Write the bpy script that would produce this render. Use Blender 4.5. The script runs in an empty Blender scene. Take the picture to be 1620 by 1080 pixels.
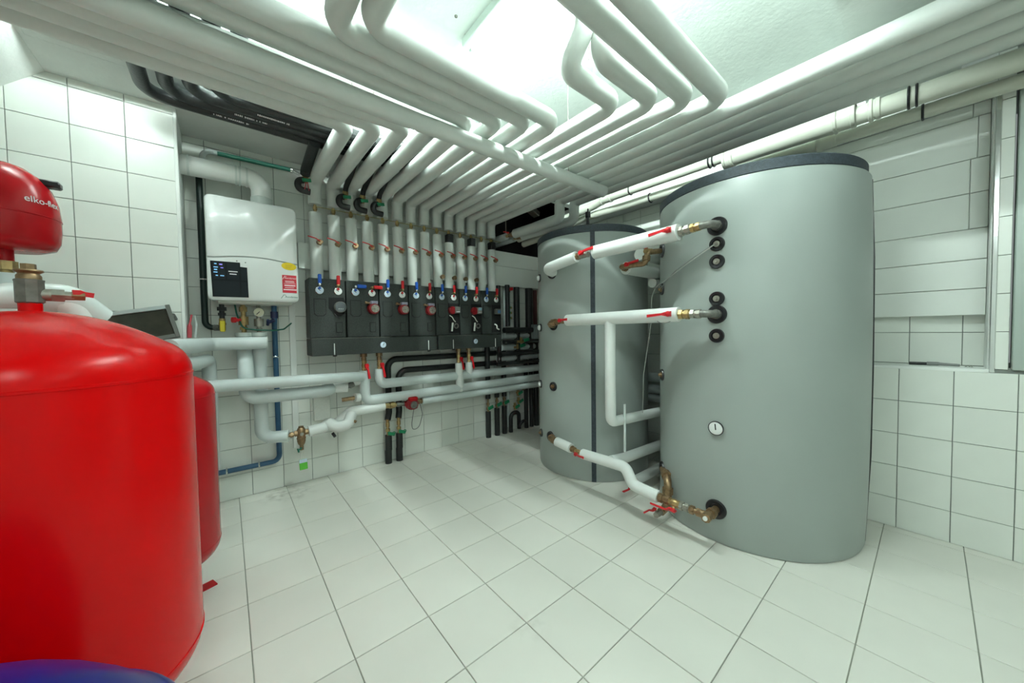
import bpy, math, random
from mathutils import Vector as V, Matrix

random.seed(7)
S = bpy.context.scene
COL = S.collection
PI = math.pi
R = math.radians

# ------------------------------------------------------------------ camera
cam_d = bpy.data.cameras.new('camera')
cam = bpy.data.objects.new('camera', cam_d)
COL.objects.link(cam)
yaw, pitch, roll = 0.6901, 0.0320, 0.0148
fw = V((math.cos(pitch)*math.sin(yaw), math.cos(pitch)*math.cos(yaw), -math.sin(pitch)))
rt = V((math.cos(yaw), -math.sin(yaw), 0))
dn = fw.cross(rt)
rt2 = rt*math.cos(roll) + dn*math.sin(roll)
dn2 = -rt*math.sin(roll) + dn*math.cos(roll)
M = Matrix((rt2, -dn2, -fw)).transposed().to_4x4()
M.translation = V((-0.638, -1.668, 1.232))
cam.matrix_world = M
cam_d.sensor_width = 36
cam_d.lens = 547.6/1620*36
cam_d.clip_start = 0.02
S.camera = cam

# ------------------------------------------------------------------ light and exposure
w = bpy.data.worlds.new('world'); S.world = w; w.use_nodes = True
w.node_tree.nodes['Background'].inputs[0].default_value = (0.85, 0.95, 0.92, 1)
w.node_tree.nodes['Background'].inputs[1].default_value = 0.25
S.view_settings.view_transform = 'Standard'
S.view_settings.look = 'None'
S.view_settings.gamma = 1
S.view_settings.use_curve_mapping = False
S.view_settings.exposure = 0.22
LAMP = 450.0             # tube emission of the ceiling luminaires
LAMP_COL = (0.85, 1.0, 0.965, 1)

# ------------------------------------------------------------------ materials
MATS = {}
def mat(name, col, rough=0.5, metal=0.0, vary=0.0, vscale=12, bump=0.0, bscale=60, rnd=0.0, coat=0.0, emit=None, es=0.0, spec=0.5):
    if name in MATS: return MATS[name]
    m = bpy.data.materials.new(name); m.use_nodes = True
    nt = m.node_tree; n = nt.nodes; l = nt.links
    b = n['Principled BSDF']
    b.inputs['Roughness'].default_value = rough
    b.inputs['Metallic'].default_value = metal
    b.inputs['Specular IOR Level'].default_value = spec
    b.inputs['Coat Weight'].default_value = coat
    b.inputs['Coat Roughness'].default_value = 0.08
    c = (col[0], col[1], col[2], 1)
    b.inputs['Base Color'].default_value = c
    tc = n.new('ShaderNodeTexCoord')
    src = None
    if vary > 0:
        no = n.new('ShaderNodeTexNoise'); no.inputs['Scale'].default_value = vscale
        no.inputs['Detail'].default_value = 4
        l.new(tc.outputs['Object'], no.inputs['Vector'])
        mp = n.new('ShaderNodeMapRange')
        mp.inputs['From Min'].default_value = 0.3; mp.inputs['From Max'].default_value = 0.7
        mp.inputs['To Min'].default_value = 1-vary; mp.inputs['To Max'].default_value = 1+vary
        l.new(no.outputs['Fac'], mp.inputs['Value'])
        src = mp.outputs['Result']
    if rnd > 0:
        oi = n.new('ShaderNodeObjectInfo')
        mr = n.new('ShaderNodeMapRange')
        mr.inputs['To Min'].default_value = 1-rnd; mr.inputs['To Max'].default_value = 1+rnd
        l.new(oi.outputs['Random'], mr.inputs['Value'])
        if src:
            mm = n.new('ShaderNodeMath'); mm.operation = 'MULTIPLY'
            l.new(src, mm.inputs[0]); l.new(mr.outputs['Result'], mm.inputs[1]); src = mm.outputs[0]
        else: src = mr.outputs['Result']
    if src:
        mx = n.new('ShaderNodeVectorMath'); mx.operation = 'SCALE'
        mx.inputs[0].default_value = col[:3]
        l.new(src, mx.inputs['Scale']); l.new(mx.outputs['Vector'], b.inputs['Base Color'])
    if bump > 0:
        nb = n.new('ShaderNodeTexNoise'); nb.inputs['Scale'].default_value = bscale; nb.inputs['Detail'].default_value = 5
        l.new(tc.outputs['Object'], nb.inputs['Vector'])
        bp = n.new('ShaderNodeBump'); bp.inputs['Strength'].default_value = bump; bp.inputs['Distance'].default_value = 0.01
        l.new(nb.outputs['Fac'], bp.inputs['Height']); l.new(bp.outputs['Normal'], b.inputs['Normal'])
    if emit:
        b.inputs['Emission Color'].default_value = emit; b.inputs['Emission Strength'].default_value = es
    MATS[name] = m
    return m

m_plaster = mat('white_plaster', (0.76, 0.79, 0.755), 0.9, vary=0.03, vscale=3, bump=0.25, bscale=55)
m_rough = mat('rough_white_plaster', (0.63, 0.665, 0.635), 0.95, vary=0.04, vscale=6, bump=0.22, bscale=38)
m_white = mat('white_paint', (0.82, 0.85, 0.81), 0.6, vary=0.02, vscale=5)
m_grout = mat('grey_grout', (0.22, 0.24, 0.22), 0.9)
m_fgrout = mat('floor_grout', (0.36, 0.375, 0.32), 0.9)
m_wtile = mat('wall_tile', (0.77, 0.80, 0.74), 0.28, vary=0.02, vscale=4, rnd=0.025)
m_board = mat('cladding_board', (0.77, 0.80, 0.75), 0.45, vary=0.03, vscale=3)
m_ins = mat('pipe_insulation', (0.66, 0.695, 0.655), 0.55, vary=0.03, vscale=9, bump=0.04, bscale=90)
m_ins2 = mat('pipe_insulation_bluish', (0.60, 0.66, 0.645), 0.55, vary=0.03, vscale=9, bump=0.04, bscale=90)
m_insw = mat('pipe_insulation_white', (0.78, 0.81, 0.78), 0.5, vary=0.03, vscale=9, bump=0.04, bscale=90)
m_drain = mat('drain_plastic', (0.60, 0.62, 0.53), 0.28, vary=0.03, vscale=5)
m_black = mat('black_foam', (0.014, 0.016, 0.016), 0.42, spec=0.5, vary=0.2, vscale=20, bump=0.15, bscale=80)
m_rubber = mat('black_rubber', (0.012, 0.012, 0.014), 0.35)
m_jacket = mat('tank_jacket', (0.335, 0.375, 0.350), 0.38, vary=0.02, vscale=4, bump=0.03, bscale=120)
m_lid = mat('tank_lid', (0.035, 0.047, 0.058), 0.6, vary=0.25, vscale=70, bump=0.3, bscale=150)
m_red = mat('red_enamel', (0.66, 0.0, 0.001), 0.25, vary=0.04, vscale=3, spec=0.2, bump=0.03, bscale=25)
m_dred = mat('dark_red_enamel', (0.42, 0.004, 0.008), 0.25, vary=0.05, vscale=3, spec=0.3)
m_pumpred = mat('pump_red', (0.24, 0.008, 0.012), 0.3)
m_redp = mat('red_plastic', (0.62, 0.012, 0.018), 0.35)
m_bluep = mat('blue_plastic', (0.012, 0.10, 0.50), 0.35)
m_bluev = mat('blue_enamel', (0.003, 0.012, 0.17), 0.3, spec=0.25)
m_bpipe = mat('blue_pipe_plastic', (0.03, 0.10, 0.19), 0.4, vary=0.1, vscale=20)
m_green = mat('green_plastic', (0.01, 0.24, 0.10), 0.4)
m_gpipe = mat('green_pipe_plastic', (0.012, 0.13, 0.085), 0.4)
m_brass = mat('brass', (0.46, 0.33, 0.15), 0.4, 0.8, vary=0.2, vscale=60)
m_bronze = mat('aged_bronze', (0.30, 0.20, 0.11), 0.45, 0.8, vary=0.25, vscale=60)
m_steel = mat('dull_steel', (0.36, 0.35, 0.30), 0.45, 0.7, vary=0.15, vscale=50)
m_iron = mat('cast_iron', (0.20, 0.20, 0.18), 0.5, 0.6, vary=0.2, vscale=50)
m_chrome = mat('chrome', (0.75, 0.76, 0.75), 0.15, 1.0)
m_epp = mat('charcoal_foam', (0.032, 0.039, 0.035), 0.55, spec=0.4, vary=0.45, vscale=220, bump=0.3, bscale=250)
m_groove = mat('groove_black', (0.006, 0.006, 0.006), 0.8)
m_dial = mat('dial_white', (0.82, 0.84, 0.82), 0.3)
m_dialb = mat('dial_bluish', (0.62, 0.74, 0.85), 0.3)
m_boiler = mat('boiler_white', (0.80, 0.83, 0.80), 0.3, coat=0.2)
m_bgrey = mat('boiler_grey', (0.52, 0.54, 0.48), 0.45)
m_screen = mat('display_black', (0.003, 0.005, 0.007), 0.4, spec=0.2)
m_screen2 = mat('display_grey', (0.008, 0.012, 0.015), 0.45, spec=0.2)
m_lcd = mat('display_lit', (0.05, 0.2, 0.35), 0.3, emit=(0.25, 0.6, 0.9, 1), es=0.7)
m_lcdv = mat('display_lit_violet', (0.1, 0.1, 0.4), 0.3, emit=(0.35, 0.3, 0.9, 1), es=0.7)
m_yellow = mat('yellow_sticker', (0.80, 0.58, 0.01), 0.5)
m_yellowp = mat('yellow_plastic', (0.75, 0.62, 0.03), 0.4)
m_sred = mat('red_sticker', (0.48, 0.015, 0.03), 0.5)
m_print = mat('white_print', (0.82, 0.80, 0.80), 0.5)
m_gprint = mat('green_print', (0.10, 0.20, 0.16), 0.5)
m_flue = mat('flue_plastic', (0.78, 0.81, 0.77), 0.35)
m_gasket = mat('clear_collar', (0.62, 0.68, 0.64), 0.3)
m_frame = mat('aluminium_frame', (0.40, 0.46, 0.42), 0.4, 0.2)
m_glass = mat('dark_glass', (0.02, 0.03, 0.03), 0.05)
m_dark = mat('shaft_shade', (0.008, 0.006, 0.007), 0.9)  # near-black colour stands in for the unlit depth of the shaft
m_panelg = mat('brown_glass', (0.028, 0.026, 0.018), 0.15, vary=0.3, vscale=15)
m_fgrey = mat('grey_metal_frame', (0.10, 0.105, 0.09), 0.4, 0.0)
m_fgrey2 = mat('light_metal_frame', (0.36, 0.40, 0.39), 0.35, 0.0)
m_cable = mat('grey_cable', (0.22, 0.23, 0.22), 0.5)
m_wcable = mat('white_cable', (0.75, 0.76, 0.70), 0.5)
m_copper = mat('copper', (0.60, 0.26, 0.12), 0.35, 0.9)
m_tagg = mat('green_tag', (0.12, 0.55, 0.05), 0.5)
m_housing = mat('lamp_housing', (0.52, 0.60, 0.55), 0.4)
m_tube = mat('lamp_tube', (0.9, 0.9, 0.9), 0.4, emit=LAMP_COL, es=LAMP)
m_tube2 = mat('lamp_tube_short', (0.9, 0.9, 0.9), 0.4, emit=LAMP_COL, es=LAMP*0.26)
m_tube3 = mat('fill_tube_rear', (0.9, 0.9, 0.9), 0.4, emit=LAMP_COL, es=LAMP*0.08)
m_tube4 = mat('fill_tube_left', (0.9, 0.9, 0.9), 0.4, emit=LAMP_COL, es=LAMP*0.26)
m_pink = mat('red_white_film', (0.55, 0.08, 0.10), 0.35)
m_film = mat('clear_film', (0.66, 0.72, 0.69), 0.2)

# floor tile: off white with a rusty drip stain near the dirt separator
def floor_mat():
    m = mat('floor_tile', (0.745, 0.735, 0.665), 0.33, vary=0.03, vscale=2.5, rnd=0.02)
    nt = m.node_tree; n = nt.nodes; l = nt.links; b = n['Principled BSDF']
    old = b.inputs['Base Color'].links[0].from_socket
    g = n.new('ShaderNodeNewGeometry')
    no = n.new('ShaderNodeTexNoise'); no.inputs['Scale'].default_value = 18; no.inputs['Detail'].default_value = 5
    l.new(g.outputs['Position'], no.inputs['Vector'])
    fac = None
    for c, rad in (((-0.33, 1.50, 0), 0.20), ((-0.24, 1.42, 0), 0.13), ((0.30, -0.62, 0), 0.10)):
        d = n.new('ShaderNodeVectorMath'); d.operation = 'DISTANCE'; d.inputs[1].default_value = c
        l.new(g.outputs['Position'], d.inputs[0])
        mr = n.new('ShaderNodeMapRange'); mr.inputs['From Min'].default_value = rad; mr.inputs['From Max'].default_value = 0.0
        mr.inputs['To Max'].default_value = 0.30 if rad < 0.101 else 0.9
        l.new(d.outputs['Value'], mr.inputs['Value'])
        if fac:
            a = n.new('ShaderNodeMath'); a.operation = 'MAXIMUM'; l.new(fac, a.inputs[0]); l.new(mr.outputs[0], a.inputs[1]); fac = a.outputs[0]
        else: fac = mr.outputs[0]
    ms = n.new('ShaderNodeMapRange'); ms.inputs['From Min'].default_value = 0.45; ms.inputs['From Max'].default_value = 0.75
    l.new(no.outputs['Fac'], ms.inputs['Value'])
    mu = n.new('ShaderNodeMath'); mu.operation = 'MULTIPLY'; l.new(fac, mu.inputs[0]); l.new(ms.outputs[0], mu.inputs[1])
    mx = n.new('ShaderNodeMix'); mx.data_type = 'RGBA'
    l.new(mu.outputs[0], mx.inputs[0]); l.new(old, mx.inputs[6]); mx.inputs[7].default_value = (0.24, 0.22, 0.16, 1)
    l.new(mx.outputs[2], b.inputs['Base Color'])
    return m
m_ftile = floor_mat()

# ------------------------------------------------------------------ mesh helpers
OFF = {}
def frame(axis):
    a = V(axis).normalized()
    h = V((0, 0, 1)) if abs(a.z) < 0.9 else V((1, 0, 0))
    u = h.cross(a).normalized(); v = a.cross(u)
    return u, v, a

class MB:
    def __init__(s): s.v = []; s.f = []
    def add(s, vs, fs):
        k = len(s.v); s.v += [V(p) for p in vs]; s.f += [tuple(i+k for i in f) for f in fs]; return s
    def obox(s, c, ax, ay, az, h, bev=0.0):
        c = V(c); A = [V(ax), V(ay), V(az)]
        if bev <= 0:
            vs = [c+A[0]*h[0]*i+A[1]*h[1]*j+A[2]*h[2]*k for i in (-1, 1) for j in (-1, 1) for k in (-1, 1)]
            return s.add(vs, [(0, 1, 3, 2), (4, 6, 7, 5), (0, 4, 5, 1), (2, 3, 7, 6), (0, 2, 6, 4), (1, 5, 7, 3)])
        idx = {}; vs = []
        for i in (-1, 1):
            for j in (-1, 1):
                for k in (-1, 1):
                    for a in range(3):
                        sg = (i, j, k); p = c.copy()
                        for t in range(3):
                            p += A[t]*sg[t]*(h[t]-(0 if t == a else bev))
                        idx[(i, j, k, a)] = len(vs); vs.append(p)
        fs = []
        def q(keys):
            pts = [vs[idx[t]] for t in keys]; n = (pts[1]-pts[0]).cross(pts[2]-pts[0])
            cen = sum(pts, V())/len(pts)
            ks = [idx[t] for t in keys]
            if n.dot(cen-c) < 0: ks.reverse()
            fs.append(tuple(ks))
        for sg in (-1, 1):
            q([(sg, -1, -1, 0), (sg, 1, -1, 0), (sg, 1, 1, 0), (sg, -1, 1, 0)])
            q([(-1, sg, -1, 1), (1, sg, -1, 1), (1, sg, 1, 1), (-1, sg, 1, 1)])
            q([(-1, -1, sg, 2), (1, -1, sg, 2), (1, 1, sg, 2), (-1, 1, sg, 2)])
            for t in (-1, 1):
                q([(sg, t, -1, 0), (sg, t, 1, 0), (sg, t, 1, 1), (sg, t, -1, 1)])
                q([(sg, -1, t, 0), (sg, 1, t, 0), (sg, 1, t, 2), (sg, -1, t, 2)])
                q([(-1, sg, t, 1), (1, sg, t, 1), (1, sg, t, 2), (-1, sg, t, 2)])
                for r_ in (-1, 1):
                    q([(sg, t, r_, 0), (sg, t, r_, 1), (sg, t, r_, 2)])
        return s.add(vs, fs)
    def box(s, x0, x1, y0, y1, z0, z1, bev=0.0):
        return s.obox(((x0+x1)/2, (y0+y1)/2, (z0+z1)/2), (1, 0, 0), (0, 1, 0), (0, 0, 1), (abs(x1-x0)/2, abs(y1-y0)/2, abs(z1-z0)/2), bev)
    def cyl(s, p0, p1, r, r1=None, n=20, caps=True):
        p0 = V(p0); p1 = V(p1); r1 = r if r1 is None else r1
        u, v, a = frame(p1-p0)
        vs = []
        for p, rr in ((p0, r), (p1, r1)):
            vs += [p+u*rr*math.cos(2*PI*i/n)+v*rr*math.sin(2*PI*i/n) for i in range(n)]
        fs = [(i, (i+1) % n, n+(i+1) % n, n+i) for i in range(n)]
        if caps: fs += [tuple(range(n-1, -1, -1)), tuple(range(n, 2*n))]
        return s.add(vs, fs)
    def lathe(s, o, axis, prof, n=32):
        o = V(o); u, v, a = frame(axis); vs = []; fs = []; rows = []
        for r, h in prof:
            if r < 1e-6: rows.append([len(vs)]); vs.append(o+a*h)
            else:
                rows.append(list(range(len(vs), len(vs)+n)))
                vs += [o+a*h+u*r*math.cos(2*PI*i/n)+v*r*math.sin(2*PI*i/n) for i in range(n)]
        for A, B in zip(rows, rows[1:]):
            for i in range(n):
                j = (i+1) % n
                if len(A) == 1 and len(B) == 1: continue
                if len(A) == 1: fs.append((A[0], B[j], B[i]))
                elif len(B) == 1: fs.append((A[i], A[j], B[0]))
                else: fs.append((A[i], A[j], B[j], B[i]))
        return s.add(vs, fs)
    def sphere(s, c, r, n=16, sq=(1, 1, 1)):
        k = n//2
        b = MB().lathe((0, 0, 0), (0, 0, 1), [(r*math.sin(PI*i/k), -r*math.cos(PI*i/k)) for i in range(k+1)], n)
        return s.add([V((p.x*sq[0], p.y*sq[1], p.z*sq[2]))+V(c) for p in b.v], b.f)
    def torus(s, c, axis, Rr, r, n=28, k=8):
        u, v, a = frame(axis); c = V(c); vs = []; fs = []
        for i in range(n):
            d = u*math.cos(2*PI*i/n)+v*math.sin(2*PI*i/n)
            for j in range(k):
                vs.append(c+d*(Rr+r*math.cos(2*PI*j/k))+a*r*math.sin(2*PI*j/k))
        for i in range(n):
            for j in range(k):
                fs.append((i*k+j, ((i+1) % n)*k+j, ((i+1) % n)*k+(j+1) % k, i*k+(j+1) % k))
        return s.add(vs, fs)
    def path(s, pts, bend, seg):
        pts = [V(p) for p in pts]
        if not isinstance(bend, (list, tuple)): bend = [bend]*len(pts)
        out = [pts[0]]
        for i in range(1, len(pts)-1):
            a, b, c = pts[i-1], pts[i], pts[i+1]
            if bend[i] <= 0: out.append(b); continue
            d0 = (a-b); d1 = (c-b); l0 = d0.length; l1 = d1.length
            d0.normalize(); d1.normalize()
            ang = d0.angle(d1)
            if ang > PI-0.02: continue
            t = bend[i]/math.tan(ang/2)
            t = min(t, l0*0.49 if i > 1 else l0*0.98, l1*0.49 if i < len(pts)-2 else l1*0.98)
            r = t*math.tan(ang/2)
            bi = (d0+d1).normalized(); cen = b+bi*(r/math.sin(ang/2))
            p0 = b+d0*t; p1 = b+d1*t
            va = p0-cen; vb = p1-cen; th = va.angle(vb)
            for k in range(seg+1):
                f = k/seg
                out.append(cen+(va*math.sin((1-f)*th)+vb*math.sin(f*th))/math.sin(th))
        out.append(pts[-1])
        return out
    def tube(s, pts, r, bend=0.08, seg=8, n=20, caps=True):
        P = s.path(pts, bend, seg)
        vs = []; fs = []
        t0 = (P[1]-P[0]).normalized(); u, v, a = frame(t0)
        m = len(P)
        rr = r if isinstance(r, (list, tuple)) else None
        for i, p in enumerate(P):
            t = (P[min(i+1, m-1)]-P[max(i-1, 0)]).normalized()
            if i == 0: t = t0
            u = (u-t*u.dot(t)).normalized(); v = t.cross(u)
            rad = r if rr is None else rr[0]+(rr[1]-rr[0])*i/(m-1)
            vs += [p+u*rad*math.cos(2*PI*k/n)+v*rad*math.sin(2*PI*k/n) for k in range(n)]
        for i in range(m-1):
            for k in range(n):
                j = (k+1) % n
                fs.append((i*n+k, i*n+j, (i+1)*n+j, (i+1)*n+k))
        if caps: fs += [tuple(range(n-1, -1, -1)), tuple(range((m-1)*n, m*n))]
        return s.add(vs, fs)
    def bar(s, pts, wdir, w, t):
        P = [V(p) for p in pts]; wd = V(wdir).normalized(); vs = []; fs = []; m = len(P)
        for i, p in enumerate(P):
            d = (P[min(i+1, m-1)]-P[max(i-1, 0)]).normalized(); nn = d.cross(wd).normalized(); ww = nn.cross(d)
            wi = w[i] if isinstance(w, (list, tuple)) else w
            vs += [p+ww*wi/2+nn*t/2, p-ww*wi/2+nn*t/2, p-ww*wi/2-nn*t/2, p+ww*wi/2-nn*t/2]
        for i in range(m-1):
            for k in range(4):
                j = (k+1) % 4; fs.append((i*4+k, i*4+j, i*4+4+j, i*4+4+k))
        fs += [(3, 2, 1, 0), (m*4-4, m*4-3, m*4-2, m*4-1)]
        return s.add(vs, fs)
    def prism(s, poly, o, u, v, w, d):
        o = V(o); u = V(u); v = V(v); w = V(w); n = len(poly)
        vs = [o+u*x+v*y for x, y in poly]+[o+u*x+v*y+w*d for x, y in poly]
        fs = [tuple(range(n-1, -1, -1)), tuple(range(n, 2*n))]+[(i, (i+1) % n, n+(i+1) % n, n+i) for i in range(n)]
        return s.add(vs, fs)
    def mesh(s, name, off=V((0, 0, 0)), angle=40, recalc=True):
        me = bpy.data.meshes.new(name)
        me.from_pydata([tuple(p-off) for p in s.v], [], s.f)
        if recalc:
            import bmesh
            bm = bmesh.new(); bm.from_mesh(me); bmesh.ops.recalc_face_normals(bm, faces=bm.faces); bm.to_mesh(me); bm.free()
        me.polygons.foreach_set('use_smooth', [True]*len(me.polygons))
        me.set_sharp_from_angle(angle=R(angle))
        return me
    def build(s, name, m, parent=None, angle=40):
        off = OFF.get(parent.name, V((0, 0, 0))) if parent else V((0, 0, 0))
        loc = V((0, 0, 0))
        if not parent:
            lo = V((min(p.x for p in s.v), min(p.y for p in s.v), min(p.z for p in s.v)))
            hi = V((max(p.x for p in s.v), max(p.y for p in s.v), max(p.z for p in s.v)))
            loc = V(((lo.x+hi.x)/2, (lo.y+hi.y)/2, lo.z)); off = loc
        me = s.mesh(name, off, angle); me.materials.append(m)
        o = bpy.data.objects.new(name, me); COL.objects.link(o)
        if parent: o.parent = parent
        else: o.location = loc
        OFF[o.name] = off
        return o

def tag(o, label=None, cat=None, group=None, kind=None):
    if label: o['label'] = label
    if cat: o['category'] = cat
    if group: o['group'] = group
    if kind: o['kind'] = kind
    return o
def thing(name, label, cat, loc, group=None):
    o = bpy.data.objects.new(name, None); COL.objects.link(o)
    o.location = loc; o.empty_display_size = 0.05
    OFF[o.name] = V(loc)
    return tag(o, label, cat, group)
def struct(name, mb, m, label=None, cat=None):
    o = mb.build(name, m); tag(o, label, cat, kind='structure'); return o

def text_mb(body, size, depth=0.0006, shear=0.0):
    cu = bpy.data.curves.new('lettering', 'FONT'); cu.body = body; cu.size = size; cu.extrude = depth; cu.shear = shear
    cu.resolution_u = 3; cu.align_x = 'CENTER'; cu.align_y = 'CENTER'
    ob = bpy.data.objects.new('lettering', cu); COL.objects.link(ob)
    dg = bpy.context.evaluated_depsgraph_get(); dg.update()
    me = bpy.data.meshes.new_from_object(ob.evaluated_get(dg))
    b = MB(); b.v = [p.co.copy() for p in me.vertices]; b.f = [tuple(p.vertices) for p in me.polygons]
    bpy.data.objects.remove(ob); bpy.data.meshes.remove(me)
    return b

# ------------------------------------------------------------------ tiles
TM = {}
def tile_mesh(plane, w_, h_, t, m):
    key = (plane, round(w_, 4), round(h_, 4), m.name)
    if key in TM: return TM[key]
    b = 0.0012; W = w_/2; H = h_/2
    vs = [(-W, -H, 0), (W, -H, 0), (W, H, 0), (-W, H, 0), (-W, -H, t-b), (W, -H, t-b), (W, H, t-b), (-W, H, t-b),
          (-W+b, -H+b, t), (W-b, -H+b, t), (W-b, H-b, t), (-W+b, H-b, t)]
    fs = [(8, 9, 10, 11)]+[(4+i, 4+(i+1) % 4, 8+(i+1) % 4, 8+i) for i in range(4)]+[(i, (i+1) % 4, 4+(i+1) % 4, 4+i) for i in range(4)]
    if plane == '-Y': vs = [(x, -z, y) for x, y, z in vs]
    elif plane == '-X': vs = [(-z, -x, y) for x, y, z in vs]
    elif plane == '+X': vs = [(z, x, y) for x, y, z in vs]
    mb = MB().add(vs, fs); me = mb.mesh('tile'); me.materials.append(m); TM[key] = me
    return me
def joints(start, pitch, lo, hi):
    k = math.ceil((lo-start)/pitch-1e-6); out = [lo]
    while start+k*pitch < hi-1e-6:
        p = start+k*pitch
        if p > lo+0.004: out.append(p)
        k += 1
    out.append(hi); return out
def tile_field(parent, plane, depth, uj, vj, holes=(), m=None, t=0.006, gap=0.0032, name='tile', keep=None):
    m = m or m_wtile
    for u0, u1 in zip(uj, uj[1:]):
        for v0, v1 in zip(vj, vj[1:]):
            a0, a1, b0, b1 = u0, u1, v0, v1
            skip = False
            for hx0, hx1, hz0, hz1 in holes:
                if a0 >= hx0-1e-6 and a1 <= hx1+1e-6 and b0 >= hz0-1e-6 and b1 <= hz1+1e-6: skip = True
            if skip or a1-a0 < 0.012 or b1-b0 < 0.012: continue
            if keep and not keep((a0+a1)/2, (b0+b1)/2): continue
            w_ = a1-a0-gap; h_ = b1-b0-gap; u = (a0+a1)/2; v = (b0+b1)/2
            me = tile_mesh(plane, w_, h_, t, m)
            o = bpy.data.objects.new(name, me); COL.objects.link(o); o.parent = parent
            p = {'Z': V((u, v, depth)), '-Y': V((u, depth, v)), '-X': V((depth, u, v)), '+X': V((depth, u, v))}[plane]
            o.location = p-OFF[parent.name]

XC, XN, YB = 2.465, 2.66, 1.642          # right wall, niche back, back wall
XL, YF = -2.0, -4.2                      # left wall, wall behind the camera
ROWZ, PZ = 0.179, 0.199
# ---- floor
floor = struct('floor', MB().box(XL, 2.9, YF, YB+0.1, -0.12, -0.006), m_fgrout, 'pale square floor tiles with thin grey joints')
tile_field(floor, 'Z', -0.006, joints(0, 0.3, XL, XN), joints(0, 0.3, -2.7, YB), m=m_ftile, gap=0.0036)
fb = MB()
for u0, u1 in zip(joints(0, 0.3, XL, XN), joints(0, 0.3, XL, XN)[1:]):
    for v0, v1 in zip(joints(0, 0.3, YF, -2.7), joints(0, 0.3, YF, -2.7)[1:]):
        if u1-u0 > 0.012 and v1-v0 > 0.012: fb.box(u0+0.002, u1-0.002, v0+0.002, v1-0.002, -0.006, 0)
tag(fb.build('tile_field', m_ftile, floor), kind='stuff')

# ---- back wall, with the dark shaft in the far corner
mbk = MB().box(-0.85, 1.80, YB+0.001, YB+0.14, -0.1, 2.62).box(1.80, 2.70, YB+0.001, YB+0.14, -0.1, 2.16)
wall_back = struct('wall_back', mbk, m_grout, 'white tiled back wall behind the boiler and manifold')
UJ = joints(-0.3136, 0.2022, -0.833, 1.80); UJ2 = joints(-0.3136, 0.2022, 1.80, XN); ZJ = joints(ROWZ, PZ, 0, 2.62)
tile_field(wall_back, '-Y', YB, UJ, ZJ); tile_field(wall_back, '-Y', YB, UJ2, joints(ROWZ, PZ, 0, 2.16))
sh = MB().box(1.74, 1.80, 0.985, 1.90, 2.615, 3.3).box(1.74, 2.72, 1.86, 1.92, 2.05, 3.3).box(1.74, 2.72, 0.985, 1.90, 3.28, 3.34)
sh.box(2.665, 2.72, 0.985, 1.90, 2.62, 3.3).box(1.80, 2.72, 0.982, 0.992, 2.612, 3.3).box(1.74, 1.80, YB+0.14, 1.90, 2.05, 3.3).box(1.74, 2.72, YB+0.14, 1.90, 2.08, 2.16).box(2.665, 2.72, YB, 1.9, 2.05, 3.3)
struct('trim_4', sh, m_dark, 'shaft opening above the far corner, its unlit depth painted black')

# ---- pier left of the boiler
pier = struct('wall_left_pier', MB().box(-2.05, -0.8405, 1.2865, YB+0.1, -0.1, 2.62), m_grout, 'tiled wall projection left of the boiler')
tile_field(pier, '-Y', 1.286, joints(-0.842, 0.203, XL, -0.842), joints(ROWZ, PZ, 0, 2.612))
struct('trim_1', MB().box(-0.8405, -0.832, 1.300, YB, 0, 2.61), m_plaster, 'white plaster return of the tiled wall projection')
struct('trim_2', MB().box(-0.846, -0.829, 1.276, 1.300, 0, 2.61, 0.003), m_white, 'white corner strip on the tiled wall projection')

# ---- right wall: half wall with ledge, niche, lintel, window side
wr = MB().box(XC+0.0065, 2.9, YF, -1.42, -0.1, 0.968)
wr.box(XC+0.0065, 2.9, -1.925, -1.868, 0.968, 2.62).box(XC+0.0065, 2.9, YF, -3.0, 0.968, 2.62).box(XC+0.0065, 2.9, -3.0, -1.925, 2.43, 2.62).box(XC+0.0065, 2.9, -3.0, -1.925, 0.968, 1.0)
wr.box(XN+0.0065, 2.9, -1.868, YB+0.1, -0.1, 2.62)
wall_right = struct('wall_right', wr, m_grout, 'white tiled right wall with a ledge and a niche')
YJ = joints(-1.549, 0.2035, -2.75, -1.42)
tile_field(wall_right, '-X', XC+0.006, YJ, joints(ROWZ, PZ, 0, 0.972))
tile_field(wall_right, '-X', XC+0.006, [-1.925, -1.868], joints(0.99, 0.1975, 0.99, 2.62))
tile_field(wall_right, '-X', XN+0.006, joints(-1.582, 0.2022, -1.862, -1.40), joints(1.182, PZ, 0.99, 1.35))
tile_field(wall_right, '-X', XN+0.006, joints(-1.582, 0.2022, -0.36, YB), joints(ROWZ, PZ, 0, 2.45))
struct('trim_3', MB().box(XC-0.002, XN+0.004, -1.868, -1.42, 0.968, 0.988, 0.004), m_white, 'white ledge on top of the tiled half wall')
struct('trim_5', MB().box(XC, 2.9, -1.868, YB, 2.452, 2.62), m_plaster, 'white plaster lintel over the niche')
struct('trim_6', MB().box(XC-0.004, XC+0.02, -1.884, -1.864, 0.972, 2.46, 0.003), m_chrome, 'metal corner strip at the edge of the niche')
struct('trim_7', MB().box(XC+0.02, XN+0.004, -1.868, -1.860, 0.988, 2.452), m_white, 'white jamb of the niche')
struct('trim_8', MB().box(XC, XN+0.1, -1.42, -1.412, 0, 0.968), m_white, 'white end face of the tiled half wall')
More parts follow.
